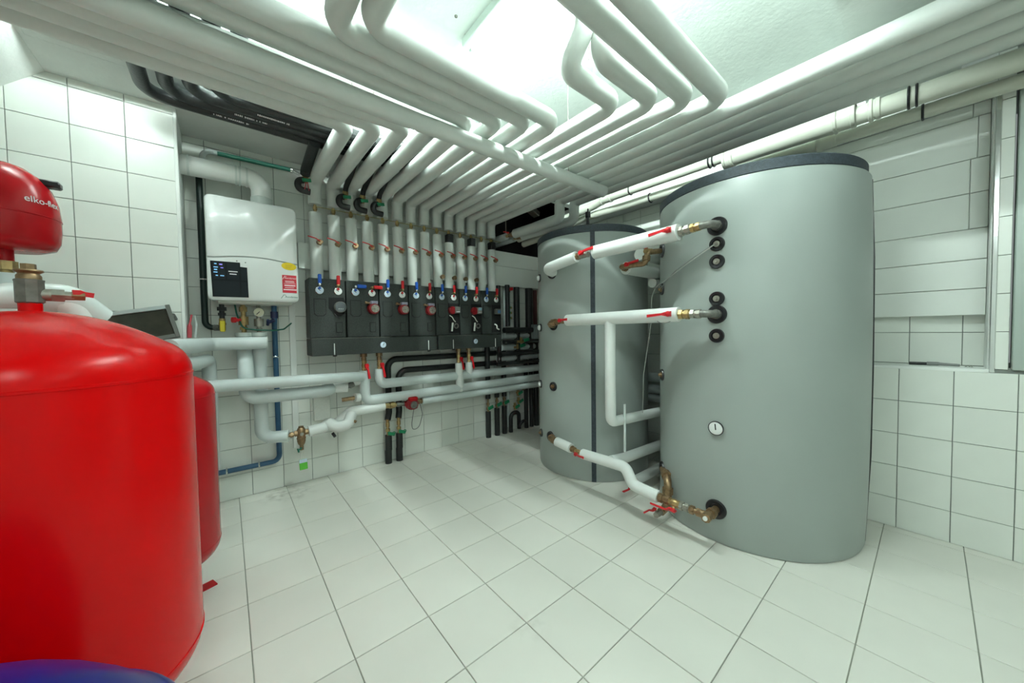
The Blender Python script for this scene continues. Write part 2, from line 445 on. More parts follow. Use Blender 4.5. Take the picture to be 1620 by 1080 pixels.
# cladding boards in the niche
clad = thing('wall_cladding', 'broad white boards cladding the niche behind the taller tank', 'cladding', (2.63, -1.1, 1.279))
zz = [1.279, 1.428, 1.591, 1.762, 1.961, 2.149, 2.375, 2.450]
cut = [-1.790, -1.790, -1.790, -1.794, -1.794, -1.817, -1.799]
for i in range(7):
    d = 0.0015*((i*7) % 3)
    if i >= 3:
        MB().box(2.600-d, 2.658, -1.858, cut[i]-0.0008, zz[i]+0.0015, zz[i+1]-0.0015, 0.002).build('board', m_board, clad)
        MB().box(2.600-d, 2.658, cut[i]+0.0008, -0.40, zz[i]+0.0015, zz[i+1]-0.0015, 0.002).build('board', m_board, clad)
    else:
        MB().box(2.600-d, 2.658, -1.858, -0.40, zz[i]+0.0015, zz[i+1]-0.0015, 0.002).build('board', m_board, clad)
# window at the right edge
win = struct('window_1', MB().box(XC-0.012, XC+0.05, -2.04, -1.932, 0.99, 2.43, 0.004).box(XC-0.012, XC+0.05, -3.0, -2.90, 0.99, 2.43, 0.004)
             .box(XC-0.012, XC+0.05, -2.90, -2.04, 2.33, 2.43, 0.004).box(XC-0.012, XC+0.05, -2.90, -2.04, 0.99, 1.09, 0.004), m_frame, 'grey green metal framed window at the right edge')
MB().box(XC+0.015, XC+0.03, -2.90, -2.04, 1.09, 2.33).build('window_pane', m_glass, win)

# ---- left and front walls
struct('wall_left', MB().box(XL-0.1, XL, YF, 1.30, -0.1, 2.0), m_plaster)
struct('wall_front', MB().box(XL-0.1, 2.9, YF-0.1, YF, -0.1, 2.7), m_plaster)
# ---- ceiling
ce = MB().box(-1.319, 1.74, 0.98, YB+0.1, 2.61, 2.72)             # low strip along the back wall
ce.box(-1.30, 2.66, 0.90, 0.979, 2.61, 3.059)                        # end face of the raised bay
ce.box(-1.36, -1.301, -1.39, 0.979, 2.61, 3.059)
ce.box(-1.36, 2.9, -1.449, 0.979, 3.06, 3.22)
ce.box(-1.36, 2.9, -1.75, -1.391, 2.60, 3.059)
ce.box(-1.36, 2.9, YF-0.1, -1.751, 2.62, 2.72)
ce.box(2.661, 2.9, -1.39, 0.979, 2.60, 3.059)
ceil = struct('ceiling', ce, m_rough, 'white plaster ceiling with a raised bay')
sl = MB().prism([(-1.32, 2.61), (-1.32, 2.72), (-2.10, 1.95), (-2.10, 1.85)], (0, YF, 0), (1, 0, 0), (0, 0, 1), (0, 1, 0), YB+0.05-YF)
struct('ceiling_slope', sl, m_plaster, 'sloping white plaster soffit at the upper left')

# ---- boxing on the back wall behind the risers
bx = thing('wall_boxing', 'white boarded pipe boxing along the back wall behind the risers', 'boxing', (0.8, 1.6, 1.757))
for x0, x1 in ((-0.175, 0.60), (0.60, 1.30), (1.30, 1.785)):
    MB().box(x0+0.001, x1-0.001, 1.562, YB-0.001, 1.757, 1.962, 0.002).build('board', m_board, bx)
MB().box(1.786, 2.655, 1.555, YB-0.001, 1.757, 1.985, 0.002).build('board', m_board, bx)
MB().box(1.786, 2.655, 1.555, YB-0.001, 1.988, 2.16, 0.002).build('board', m_board, bx)

# ------------------------------------------------------------------ fitting builders
def union(mb, p0, p1, r, n=8):
    """threaded union: two hex nuts on a short pipe"""
    p0 = V(p0); p1 = V(p1); d = p1-p0
    mb.cyl(p0, p1, r*0.72, n=14)
    mb.cyl(p0+d*0.05, p0+d*0.38, r, n=6); mb.cyl(p0+d*0.58, p0+d*0.92, r*0.95, n=8)
    return mb
def ball_valve(parent, p, axis, stem, s=1.0, body=None, lever=None, ldir=None, ln=0.085, name='valve'):
    p = V(p); a = V(axis).normalized(); st = V(stem).normalized(); ld = V(ldir if ldir else axis).normalized()
    b = MB()
    b.cyl(p-a*0.034*s, p-a*0.016*s, 0.019*s, n=6).cyl(p+a*0.016*s, p+a*0.034*s, 0.019*s, n=6)
    b.lathe(p, a, [(0, -0.02*s), (0.014*s, -0.02*s), (0.0195*s, -0.008*s), (0.0195*s, 0.008*s), (0.014*s, 0.02*s), (0, 0.02*s)], 14)
    b.cyl(p, p+st*0.032*s, 0.008*s, n=10)
    o = b.build(name, body or m_steel, parent)
    q = p+st*0.032*s
    wd = st.cross(ld)
    l = MB().bar([q-ld*0.014*s, q+ld*0.012*s, q+ld*0.03*s+st*0.012*s, q+ld*ln*s+st*0.012*s], wd, [0.028*s, 0.026*s, 0.013*s, 0.018*s], 0.008*s)
    l.cyl(q-st*0.004*s, q+st*0.012*s, 0.014*s, n=12)
    l.build('lever', lever or m_redp, o)
    return o
def gauge(parent, c, nrm, r, face=None, name='thermometer', up=(0, 0, 1), ang=0.6, rim=None):
    c = V(c); n = V(nrm).normalized()
    o = MB().lathe(c, n, [(0, 0), (r*0.8, 0), (r, r*0.15), (r, r*0.38), (r*0.93, r*0.42), (r*0.9, r*0.36), (0, r*0.36)], 24).build(name, rim or m_chrome, parent)
    MB().lathe(c, n, [(0, r*0.37), (r*0.9, r*0.37), (r*0.88, r*0.385), (0, r*0.385)], 24).build('dial', face or m_dial, o)
    u = V(up); u = (u-n*u.dot(n)).normalized(); s_ = n.cross(u)
    d = u*math.cos(ang)+s_*math.sin(ang)
    MB().bar([c+n*r*0.42-d*r*0.2, c+n*r*0.42+d*r*0.65], n.cross(d), r*0.14, r*0.06).build('needle', m_rubber, o)
    return o
def rosette(parent, c, Rt, ang, z, r, plug='steel', name='rosette'):
    d = V((math.cos(R(ang)), math.sin(R(ang)), 0)); o = V((c[0], c[1], z))+d*(Rt-0.004)
    ro = MB().lathe(o, d, [(0, 0), (r, 0), (r, 0.008), (r*0.93, 0.016), (r*0.6, 0.014), (r*0.52, 0.006), (0, 0.006)], 28).build(name, m_rubber, parent)
    if plug == 'steel':
        MB().cyl(o+d*0.004, o+d*0.016, r*0.42, n=16).cyl(o+d*0.014, o+d*0.026, r*0.22, n=4).build('plug', m_steel, ro)
    elif plug == 'brass':
        MB().cyl(o+d*0.004, o+d*0.02, r*0.48, n=8).cyl(o+d*0.018, o+d*0.032, r*0.25, n=6).build('plug', m_bronze, ro)
    elif plug == 'white':
        MB().lathe(o, d, [(r*0.7, 0.004), (r*0.7, 0.02), (r*0.5, 0.03), (0, 0.032)], 18).build('plug', m_dial, ro)
    return ro, o, d

# ------------------------------------------------------------------ ceiling luminaires
def luminaire(y0, y1, x, z, label, tm, along='Y', zc=3.06):
    t = thing('ceiling_light', label, 'lamp', (x, (y0+y1)/2, z) if along == 'Y' else ((y0+y1)/2, x, z))
    def sw(mb):
        if along == 'X': mb.v = [V((p.y, p.x, p.z)) for p in mb.v]
        return mb
    sw(MB().box(x-0.04, x+0.012, y0, y1, z, z+0.055, 0.004)).build('housing', m_housing, t)
    sw(MB().cyl((x+0.03, y0+0.03, z+0.012), (x+0.03, y1-0.03, z+0.012), 0.016, n=14)).build('tube', tm, t)
    sw(MB().box(x+0.012, x+0.048, y0, y0+0.03, z-0.006, z+0.032, 0.003)).build('end_cap', m_housing, t)
    sw(MB().box(x+0.012, x+0.048, y1-0.03, y1, z-0.006, z+0.032, 0.003)).build('end_cap', m_housing, t)
    for y in (y0+0.1, y1-0.02):
        sw(MB().cyl((x-0.015, y, z+0.05), (x-0.015, y, zc), 0.004, n=8).cyl((x-0.015, y, zc-0.015), (x-0.015, y, zc), 0.016, n=10)).build('hanger', m_steel, t)
    return t
luminaire(-1.30, 0.21, 0.585, 2.99, 'long fluorescent batten light hanging under the raised ceiling', m_tube)
luminaire(-1.27, 0.50, 0.62, 2.63, 'fluorescent batten light glowing between the overhead pipes and the back wall', m_tube2, 'X')
luminaire(-3.8, -2.3, 0.6, 2.50, 'added fluorescent fill light on the ceiling, unseen behind the viewpoint', m_tube3, zc=2.62)  # added fill lamp out of view, lifts the shade below the pipes
luminaire(-3.4, -1.9, -1.0, 2.50, 'added fluorescent fill light on the ceiling, unseen behind and left of the viewpoint', m_tube4, zc=2.62)  # stronger added fill out of view, brightens the tank fronts from the left

# ------------------------------------------------------------------ risers and overhead pipes
Z0 = 2.45; RP = 0.048; YR = 1.50
xs = [-0.055+0.1345*i for i in range(16)]
runs = {0: [(-1.40, 0.525)], 1: [(-1.40, 0.425)], 2: [(-1.40, 0.330)], 3: [(-1.40, 0.235)], 4: [(-1.40, 0.055)], 5: [(-1.40, -0.050)],
        6: [(-0.27, -0.147)], 7: [(-0.165, -0.243)], 8: [(0.633, -0.56)], 9: [(0.706, -0.705)], 10: [(-1.40, -0.825)], 11: [(-1.40, -0.945)]}
words = ['first', 'second', 'third', 'fourth', 'fifth', 'sixth', 'seventh', 'eighth', 'ninth', 'tenth', 'eleventh', 'twelfth', 'thirteenth', 'fourteenth']
course = {0: 'turning left nearest the back wall', 1: 'turning left just in front of the first', 2: 'turning left just before the low cross pipe', 3: 'turning left above the low cross pipe',
          4: 'turning left beyond the low cross pipe', 5: 'turning left past the fifth', 6: 'turning left, then over the viewpoint', 7: 'turning left below the bright lamp',
          8: 'turning left, then kinking up to the ceiling', 9: 'turning left, then straight up to the ceiling', 10: 'turning left over the viewpoint in a long run', 11: 'last to turn left, by the bare ceiling',
          12: 'running straight with its top brightly lit', 13: 'running straight beside the thirteenth'}
for i in range(14):
    x = xs[i]
    t = thing('heating_pipe', '%s grey insulated riser from the left, %s' % (words[i], course[i]), 'pipe', (x, YR, 1.66), 'insulated risers on the manifold')
    P = [(x, YR, 2.262), (x, YR, Z0)]
    B = [0, 0.062]
    if i in runs:
        xe, y = runs[i][0]
        P += [(x, y, Z0), (xe, y, Z0)]; B += [0.075, 0.075]
        if i in (6, 7): P += [(xe, -0.60, Z0), (xe, -0.60, 3.06)]; B += [0.075, 0]
        if i == 8: P += [(xe, y-0.10, Z0+0.115), (xe, y-0.10, 3.06)]; B = B[:-1]+[0.06, 0.07, 0]
        if i == 9: P += [(xe, y, 3.06)]; B = B[:-1]+[0.06, 0]
    else:
        P += [(x, -3.2, Z0)]; B += [0]
    run = MB().tube(P, RP, B, 8, 24).build('overhead_run', m_ins, t)
    # joints of the insulation shells at the elbow
    MB().cyl((x, YR, 2.288), (x, YR, 2.291), RP+0.0012, n=24).build('tape_band', m_gasket, run)
    short = i in (9, 11, 13)
    top = 2.135 if short else 2.196
    low = MB().tube([(x, YR, 1.665), (x, YR, top)], 0.046, 0, 1, 24).build('riser', m_ins, t)
    MB().cyl((x, YR, top-0.03), (x, YR, top-0.027), 0.0472, n=24).build('tape_band', m_gasket, low)
    nk = MB().cyl((x, YR, top), (x, YR, 2.262), 0.011, n=10).cyl((x, YR, 2.222), (x, YR, 2.245), 0.017, n=6).build('neck', m_brass, t)
    if short:
        MB().box(x-0.032, x+0.034, YR-0.045, YR+0.03, 2.135, 2.222, 0.008).build('actuator', m_rubber, nk)
    zv = 1.955+0.0045*i
    vb = MB().cyl((x+0.012, YR-0.04, zv), (x+0.012, YR-0.085, zv), 0.020, n=12).cyl((x+0.012, YR-0.06, zv-0.022), (x+0.03, YR-0.075, zv+0.012), 0.012, n=10).build('stop_valve', m_bronze, t)
    MB().bar([(x+0.014, YR-0.088, zv), (x-0.015, YR-0.092, zv+0.018), (x-0.03, YR-0.092, zv+0.022), (x-0.072, YR-0.092, zv+0.030)], (0, 1, 0), 0.012, 0.006).build('lever', m_redp, vb)
    if i in (8, 9, 10, 11):
        z2 = 1.775
        MB().cyl((x+0.018, YR-0.04, z2), (x+0.018, YR-0.075, z2), 0.018, n=10).cyl((x+0.018, YR-0.07, z2), (x+0.018, YR-0.082, z2), 0.022, n=8).build('drain_cock', m_bronze, t)
for i, lab in ((14, 'second last straight overhead pipe, dropping behind the smaller tank'), (15, 'rightmost straight overhead pipe, dropping behind the smaller tank')):
    x = xs[i]; yd = 0.585 if i == 14 else 0.523
    t = thing('heating_pipe', 'grey insulated %s' % lab, 'pipe', (x, yd, 2.28))
    P = [(x, -3.2, Z0), (x, yd, Z0), (x, yd, 2.275), (x, 1.24 if i == 14 else 1.26, 2.285)]
    MB().tube(P, RP, [0, 0.055, 0.055, 0], 8, 24).build('overhead_run', m_ins, t)
    e = 1.24 if i == 14 else 1.26
    MB().cyl((x, e, 2.285), (x, e+0.10, 2.285), 0.02, n=12).cyl((x, e+0.02, 2.285), (x, e+0.06, 2.285), 0.028, n=6).build('union', m_bronze, t)
    ball_valve(t, (x, e+0.12, 2.29), (0, 1, 0), (0, 0, 1), 0.9, m_brass, m_redp, (-1, 0.4, 0), 0.06)
    MB().tube([(x, e+0.15, 2.288), (x, 1.80, 2.288)], 0.036, 0, 1, 18).build('pipe_length', m_ins2, t)
tag(MB().tube([(-1.40, 0.098, 2.348), (0.1, 0.092, 2.348), (1.765, 0.046, 2.348)], 0.045, 0.2, 3, 24).build('cross_pipe', m_ins), 'single grey pipe slung crosswise under the overhead pipes, blunt end at right', 'pipe')
tag(MB().tube([(-0.055, 1.455, 2.236), (0.6, 1.452, 2.232), (1.2, 1.452, 2.236), (1.80, 1.455, 2.232)], 0.0022, 0.05, 2, 6).build('earth_wire', mat('wire_olive', (0.42, 0.36, 0.08), 0.5)), 'thin yellow wire strung across the necks of the risers', 'wire')
# pipe hangers
for x, y, z, n_ in ((-0.13, 0.13, 2.39, 0), (-0.03, 0.125, 2.39, 0), (1.35, 0.055, 2.39, 0), (0.72, -0.62, 2.5, 0), (0.80, -0.59, 2.5, 0)):
    zt = 3.06
    tag(MB().cyl((x, y, z), (x, y, zt), 0.0035, n=6).cyl((x, y, zt-0.012), (x, y, zt-0.002), 0.012, n=6).build('hanger_rod', m_steel), 'thin steel rod hanging from the ceiling between the overhead pipes', 'hanger', 'steel hanger rods')
for x, y in ((0.311, 0.081), (0.45, 0.116), (0.218, -0.081)):
    tag(MB().lathe((x, y, 3.06), (0, 0, -1), [(0, 0), (0.009, 0), (0.009, 0.006), (0, 0.012)], 10).build('ceiling_bolt', m_iron), 'small dark bolt head in the bright ceiling', 'bolt', 'ceiling bolts')

# ------------------------------------------------------------------ black pipes under the ceiling
bl = [(-0.935, 1.060, 'outermost, nearest the back wall'), (-0.838, 0.985, 'second from the back wall'), (-0.742, 0.910, 'third from the back wall'),
      (-0.645, 0.835, 'fourth from the back wall'), (-0.550, 0.760, 'innermost, mostly hidden by white pipes')]
for x, y, wl in bl:
    t = thing('black_pipe', 'black foam insulated ceiling pipe, %s' % wl, 'pipe', (x, y, 2.50), 'black ceiling pipes')
    MB().tube([(x, -2.8, 2.552), (x, y, 2.552), (1.95, y, 2.552)], 0.033, [0, 0.10, 0], 10, 18).build('foam_sleeve', m_black, t)
    if x < -0.7:
        pr_ = MB(); xx = x+0.28
        for k in range(22):
            w_ = random.choice((0.004, 0.006, 0.008)); h_ = random.choice((0.0035, 0.0045))
            if random.random() < 0.8:
                pr_.obox((xx+w_/2, y-0.0225, 2.552-0.0245), (1, 0, 0), (0, 0.707, 0.707), (0, -0.707, 0.707), (w_/2*0.8, 0.0006, h_))
            xx += w_+0.0015
        pr_.build('printed_text', m_print, t)
    for xx in (-0.36, 0.3, 0.95):
        MB().cyl((xx, y, 2.552), (xx+0.02, y, 2.552), 0.034, n=18).build('tape_band', m_rubber, t)
br = [(-0.135, 1.00, 1.385, 2.46, 0.034, 'beside the first riser'), (0.1470, 1.05, 1.385, 2.40, 0.0195, 'between the second and third risers'),
      (0.2815, 1.08, 1.385, 2.40, 0.0195, 'between the third and fourth risers'), (0.4160, 1.12, 1.385, 2.40, 0.0195, 'between the fourth and fifth risers')]
for xb, ya, yb, zb, rb, wl in br:
    t = thing('black_branch_pipe', 'short black branch pipe with brass valve and green handle, %s' % wl, 'pipe', (xb, yb, zb-0.1))
    q = V((xb, yb, zb)); a = V((xb, ya, 2.515)); d = (q-a).normalized()
    MB().tube([a, q-d*0.03, q+V((0, 0, -0.02))], rb, 0.03, 4, 16).build('foam_sleeve', m_black, t)
    b = q+V((0.0, 0.0, -0.065))
    bd = MB().cyl(q, b, 0.015, n=8).cyl(q+V((0, 0, -0.02)), q+V((0, 0, -0.05)), 0.023, n=6).sphere(b, 0.021, 10).build('valve', m_brass, t)
    MB().cyl(b, b+V((0.012, -0.032, -0.004)), 0.008, n=8).bar([b+V((-0.026, -0.036, -0.014)), b+V((0.032, -0.036, -0.004))], (0, 0, 1), 0.024, 0.010).build('handle', m_green, bd)
    MB().tube([b+V((-0.012, 0.0, 0.0)), b+V((-0.050, 0.0, -0.006)), b+V((-0.050, 0.0, -0.075)), b+V((0.03, 0.0, -0.080))], 0.024, [0, 0.035, 0.035, 0], 5, 14).build('elbow_sleeve', m_black, t)
tag(MB().tube([(-0.13, 1.365, 2.40), (-0.137, 1.362, 2.36), (-0.145, 1.36, 2.32)], 0.003, 0.02, 3, 6).tube([(-0.128, 1.365, 2.40), (-0.122, 1.362, 2.36), (-0.116, 1.36, 2.315)], 0.003, 0.02, 3, 6).build('sensor_lead', m_pink), 'pair of thin pink leads hanging below the leftmost green valve handle', 'cable')

# ------------------------------------------------------------------ drains along the right wall
t = thing('drain_pipe', 'thick cream plastic drain pipe with sockets along the right wall', 'pipe', (2.25, -1.2, 2.40))
MB().tube([(2.25, -1.28, 2.462), (2.25, -0.70, 2.470)], 0.062, 0, 1, 28).build('pipe_length', m_drain, t)
MB().tube([(2.25, -3.6, 2.455), (2.25, -1.30, 2.455)], 0.051, 0, 1, 28).build('pipe_length', m_drain, t)
MB().tube([(2.25, -0.70, 2.490), (2.25, 0.40, 2.495)], 0.037, 0, 1, 24).build('pipe_length', m_drain, t)
MB().tube([(2.25, 0.40, 2.495), (2.25, 0.52, 2.47), (2.12, 0.95, 2.36), (2.12, 1.52, 2.33)], 0.040, 0.08, 4, 24).build('pipe_length', m_drain, t)
for y0, y1, r in ((-0.74, -0.67, 0.068), (-1.37, -1.27, 0.068), (-1.47, -1.42, 0.058), (0.30, 0.42, 0.044)):
    MB().lathe((2.25, y0, 2.458 if y0 < -1.4 else 2.465 if y0 < 0 else 2.494), (0, 1, 0), [(r-0.006, 0), (r, 0.004), (r, 0.02), (r-0.004, 0.024), (r-0.004, y1-y0-0.02), (r+0.003, y1-y0-0.016), (r+0.003, y1-y0-0.004), (r-0.004, y1-y0)], 28).build('socket', m_drain, t)
for y in (-0.60, -1.60):
    cl = MB().torus((2.25, y, 2.456 if y < -1 else 2.49), (0, 1, 0), 0.0535 if y < -1 else 0.040, 0.006, 28, 6).torus((2.25, y+0.028, 2.456 if y < -1 else 2.49), (0, 1, 0), 0.0535 if y < -1 else 0.040, 0.006, 28, 6).build('clamp', m_rubber, t)
    MB().cyl((2.25, y+0.014, 2.53), (2.25, y+0.014, 2.60), 0.006, n=8).build('clamp_rod', m_chrome, cl)
cl = MB().torus((2.25, 0.10, 2.494), (0, 1, 0), 0.040, 0.006, 24, 6).build('clamp', m_rubber, t)
t = thing('drain_pipe', 'thinner cream drain pipe below and behind the thick one', 'pipe', (2.38, -0.8, 2.38))
MB().tube([(2.385, -3.6, 2.395), (2.385, 0.30, 2.425), (2.30, 0.62, 2.40), (2.20, 1.1, 2.30), (2.20, 1.52, 2.28)], 0.036, 0.1, 4, 24).build('pipe_length', m_drain, t)
MB().lathe((2.385, -1.27, 2.413), (0, 1, 0), [(0.037, 0), (0.043, 0.004), (0.043, 0.07), (0.047, 0.075), (0.047, 0.095), (0.037, 0.1)], 24).build('socket', m_drain, t)
for y in (-0.02, -1.62):
    MB().torus((2.385, y, 2.42 if y > -1 else 2.408), (0, 1, 0), 0.039, 0.006, 24, 6).build('clamp', m_rubber, t)

# ------------------------------------------------------------------ manifold: seven heating groups on two headers
GX, GW, GY = -0.133, 0.2715, 1.43
def octo(w_, h_, c):
    return [(-w_, h_), (w_, h_), (w_, -h_+c), (w_-c, -h_), (-w_+c, -h_), (-w_, -h_+c)]
def plate(parent, x, z, w_, h_, c, y=GY):
    g = MB().prism(octo(w_+0.005, h_+0.005, c), (x, y+0.001, z), (1, 0, 0), (0, 0, 1), (0, -1, 0), 0.0025).build('cover_plate', m_groove, parent)
    MB().prism(octo(w_, h_, c), (x, y+0.001, z), (1, 0, 0), (0, 0, 1), (0, -1, 0), 0.007).build('plate_face', m_epp, g)
pumps = ['dark grey', 'red', 'red', 'red', 'open red', 'open red with blue label', 'open black']
glabs = ['leftmost charcoal heating group with a dark grey pump', 'second charcoal heating group, its blue and red handles lying sideways', 'third charcoal heating group from the left, with a round red pump',
         'fourth charcoal heating group, the last with a covered red pump', 'fifth charcoal heating group, red pump bared with a white cable', 'sixth charcoal heating group, bared red pump beside a blue label',
         'rightmost charcoal heating group, black inside without a red pump']
for i in range(7):
    x0 = GX+GW*i; x1 = x0+GW
    c1, c2 = xs[2*i], xs[2*i+1]
    t = thing('heating_group', glabs[i], 'pump group', ((x0+x1)/2, GY+0.08, 1.192), 'heating groups on the manifold')
    sh = MB().box(x0+0.005, x1-0.005, GY, 1.60, 1.193, 1.668, 0.004).build('insulation_shell', m_epp, t)
    for cx, mm, fm, nm in ((c1, m_bluep, m_dialb, 'blue'), (c2, m_redp, m_dial, 'red')):
        gauge(t, (cx, GY+0.002, 1.573), (0, -1, 0), 0.031, fm, ang=0.5+0.5*random.random())
        MB().lathe((cx, GY-0.0125, 1.590), (0, -1, 0), [(0.011, 0), (0.010, 0.001), (0, 0.001)], 12).build('dial_mark', mm, t)
        k = MB().cyl((cx, GY+0.01, 1.618), (cx, GY-0.022, 1.618), 0.012, n=12).sphere((cx, GY-0.026, 1.618), 0.013, 12).build('valve_spindle', m_chrome if nm == 'blue' else m_brass, t)
        if i == 1:
            MB().obox((cx+0.048, GY-0.022, 1.622), (1, 0, 0), (0, 1, 0), (0, 0, 1), (0.038, 0.011, 0.015), 0.006).build('handle', mm, k)
        else:
            MB().obox((cx, GY-0.024, 1.660), (1, 0, 0), (0, 1, 0), (0, 0, 1), (0.0125, 0.011, 0.038), 0.005).build('handle', mm, k)
    plate(t, c1, 1.437, 0.039, 0.064, 0.018)
    px, pz = c2+0.006, 1.443
    if i == 0:
        MB().prism([(-0.075, 0.075), (0.035, 0.08), (0.045, 0.04), (0.04, -0.05), (0.01, -0.075), (-0.03, -0.075), (-0.05, -0.04), (-0.078, -0.01)], (px, GY+0.002, pz), (1, 0, 0), (0, 0, 1), (0, -1, 0), 0.006).build('pump_recess', m_groove, t)
        p = MB().lathe((px+0.004, GY, pz), (0, -1, 0), [(0.046, 0), (0.046, 0.03), (0.043, 0.036), (0, 0.036)], 28).build('pump', m_iron, t)
        MB().lathe((px+0.004, GY-0.036, pz), (0, -1, 0), [(0.040, 0), (0.038, 0.003), (0, 0.003)], 28).build('pump_face', mat('pump_grey', (0.085, 0.10, 0.105), 0.45), p)
        for k in (-1, 0, 1):
            MB().cyl((px+0.004+k*0.014, GY-0.036, pz-0.016), (px+0.004+k*0.014, GY-0.0405, pz-0.016), 0.0028, n=8).build('indicator', m_print, p)
        MB().tube([(px-0.04, GY-0.008, pz-0.055), (px-0.02, GY-0.014, pz-0.08), (px+0.005, GY-0.008, pz-0.098)], 0.004, 0.02, 4, 8).build('cable', m_rubber, t)
        plate(t, c2+0.002, 1.277, 0.021, 0.038, 0.003)
    elif i < 4:
        MB().prism([(-0.05, 0.055), (0.05, 0.055), (0.05, 0.0), (0.03, -0.05), (-0.03, -0.05), (-0.05, 0.0)], (px, GY+0.002, pz), (1, 0, 0), (0, 0, 1), (0, -1, 0), 0.004).build('pump_recess', m_groove, t)
        p = MB().lathe((px, GY, pz-0.005), (0, -1, 0), [(0.048, 0), (0.048, 0.03), (0.043, 0.044), (0.034, 0.046), (0, 0.046)], 28).build('pump', m_pumpred, t)
        MB().lathe((px+0.006, GY-0.044, pz-0.005), (0, -1, 0), [(0.034, 0), (0.033, 0.004), (0.012, 0.005), (0.010, 0.010), (0, 0.010)], 28).build('pump_face', m_steel, p)
        for k in range(6):
            a_ = 2*PI*k/6+0.3
            MB().cyl((px+0.006+0.024*math.cos(a_), GY-0.046, pz-0.005+0.024*math.sin(a_)), (px+0.006+0.024*math.cos(a_), GY-0.052, pz-0.005+0.024*math.sin(a_)), 0.0035, n=6).build('screw', m_iron, p)
        MB().box(px-0.026, px+0.032, GY-0.045, GY, pz+0.034, pz+0.060, 0.004).build('terminal_box', mat('lilac_grey', (0.32, 0.31, 0.40), 0.4), p)
        MB().cyl((px-0.062, GY-0.02, pz+0.045), (px-0.03, GY-0.02, pz+0.04), 0.009, n=8).cyl((px-0.07, GY-0.02, pz+0.046), (px-0.056, GY-0.02, pz+0.044), 0.012, n=6).build('union', m_bronze, p)
        plate(t, c2+0.002, 1.277, 0.021, 0.038, 0.008 if i != 2 else 0.003)
    else:
        MB().box(c2-0.06, x1-0.006, GY-0.002, GY+0.01, 1.215, 1.515).build('pump_recess', m_groove, t)
        if i < 6:
            p = MB().lathe((c2-0.028, GY+0.005, pz), (0, -1, 0), [(0.036, 0), (0.040, 0.01), (0.040, 0.035), (0.034, 0.042), (0, 0.042)], 24).build('pump', m_pumpred, t)
            MB().box(c2-0.005, c2+0.052, GY-0.05, GY, pz-0.030, pz+0.038, 0.006).build('terminal_box', m_iron if i == 4 else m_steel, p)
            if i == 5: MB().box(c2+0.004, c2+0.046, GY-0.052, GY-0.049, pz+0.006, pz+0.034).build('label_plate', mat('pale_blue', (0.30, 0.50, 0.60), 0.5), p)
            for k in range(3): MB().box(c2+0.004+k*0.014, c2+0.013+k*0.014, GY-0.0525, GY-0.049, pz-0.018, pz-0.010).build('indicator', m_print, p)
            MB().tube([(c2-0.055, GY-0.012, pz-0.05), (c2-0.03, GY-0.022, pz-0.068), (c2-0.012, GY-0.022, pz-0.10), (c2+0.01, GY-0.014, pz-0.115)], 0.005, 0.03, 4, 8).build('cable', m_wcable, t)
            MB().tube([(c2-0.02, GY-0.012, 1.318), (c2-0.028, GY-0.018, 1.285), (c2-0.032, GY-0.014, 1.232)], 0.010, 0.03, 4, 10).build('hose', m_wcable, t)
            MB().torus((c2+0.02, GY-0.012, 1.285), (0, 1, 0), 0.022, 0.007, 18, 6).build('pipe_ring', m_iron, t)
        else:
            MB().box(c2-0.030, c2+0.040, GY-0.045, GY, pz-0.030, pz+0.030, 0.006).build('pump', m_iron, t)
            MB().box(c2-0.010, c2+0.030, GY-0.048, GY-0.044, pz-0.018, pz+0.014).build('label_plate', mat('label_blue', (0.10, 0.22, 0.42), 0.5), t)
            MB().tube([(c2-0.03, GY-0.012, 1.305), (c2+0.0, GY-0.02, 1.29), (c2-0.01, GY-0.02, 1.255), (c2+0.03, GY-0.014, 1.245)], 0.008, 0.02, 4, 8).build('hose', m_wcable, t)
for x0, x1, lab, gxs, pins, con in ((GX, 0.957, 'long charcoal manifold header under the four left heating groups', 0.426, (0.035, 0.86), (0.285, 0.418)),
                                   (0.963, GX+7*GW-0.02, 'shorter charcoal manifold header under the three right heating groups', 1.398, (1.13, 1.66), (1.236, 1.363))):
    t = thing('manifold_header', lab, 'manifold', ((x0+x1)/2, 1.5, 1.052))
    MB().box(x0+0.004, x1-0.004, GY-0.022, 1.60, 1.052, 1.190, 0.004).build('insulation_shell', m_epp, t)
    MB().box(x0+0.01, min(x0+0.62, x1-0.01), GY-0.024, GY-0.018, 1.186, 1.192, 0.001).build('edge_strip', m_fgrey, t)
    gauge(t, (gxs, GY-0.02, 1.122), (0, -1, 0), 0.028, m_dialb, 'pressure_gauge', ang=-0.5, rim=mat('gauge_rim', (0.05, 0.07, 0.12), 0.3))
    for px in pins:
        r_ = MB().cyl((px, GY-0.026, 1.055), (px, GY-0.026, 1.148), 0.004, n=8).build('support_rod', m_white, t)
        MB().torus((px+0.002, GY-0.026, 1.048), (0, 0.3, 1), 0.012, 0.005, 14, 6).build('grommet', m_rubber, r_)
    for k, cx in enumerate(con):
        b = MB().cyl((cx, 1.49, 0.90), (cx, 1.49, 1.053), 0.016, n=12).cyl((cx, 1.49, 1.02), (cx, 1.49, 1.048), 0.029, n=8).cyl((cx, 1.49, 0.985), (cx, 1.49, 1.015), 0.022, n=8).build('union', m_bronze, t)
        ball_valve(t, (cx, 1.485, 0.945), (0, 0, 1), (0.25, -1, 0), 1.15, m_brass, m_redp, (0.12, -0.05, -1), 0.10)
tag(MB().box(-0.150, -0.118, 1.636, 1.6415, 1.0, 1.028, 0.002).cyl((-0.134, 1.636, 1.014), (-0.134, 1.632, 1.014), 0.005, n=8).build('wall_clip', m_white), 'small white screwed clip on the tiles under the left header', 'clip')

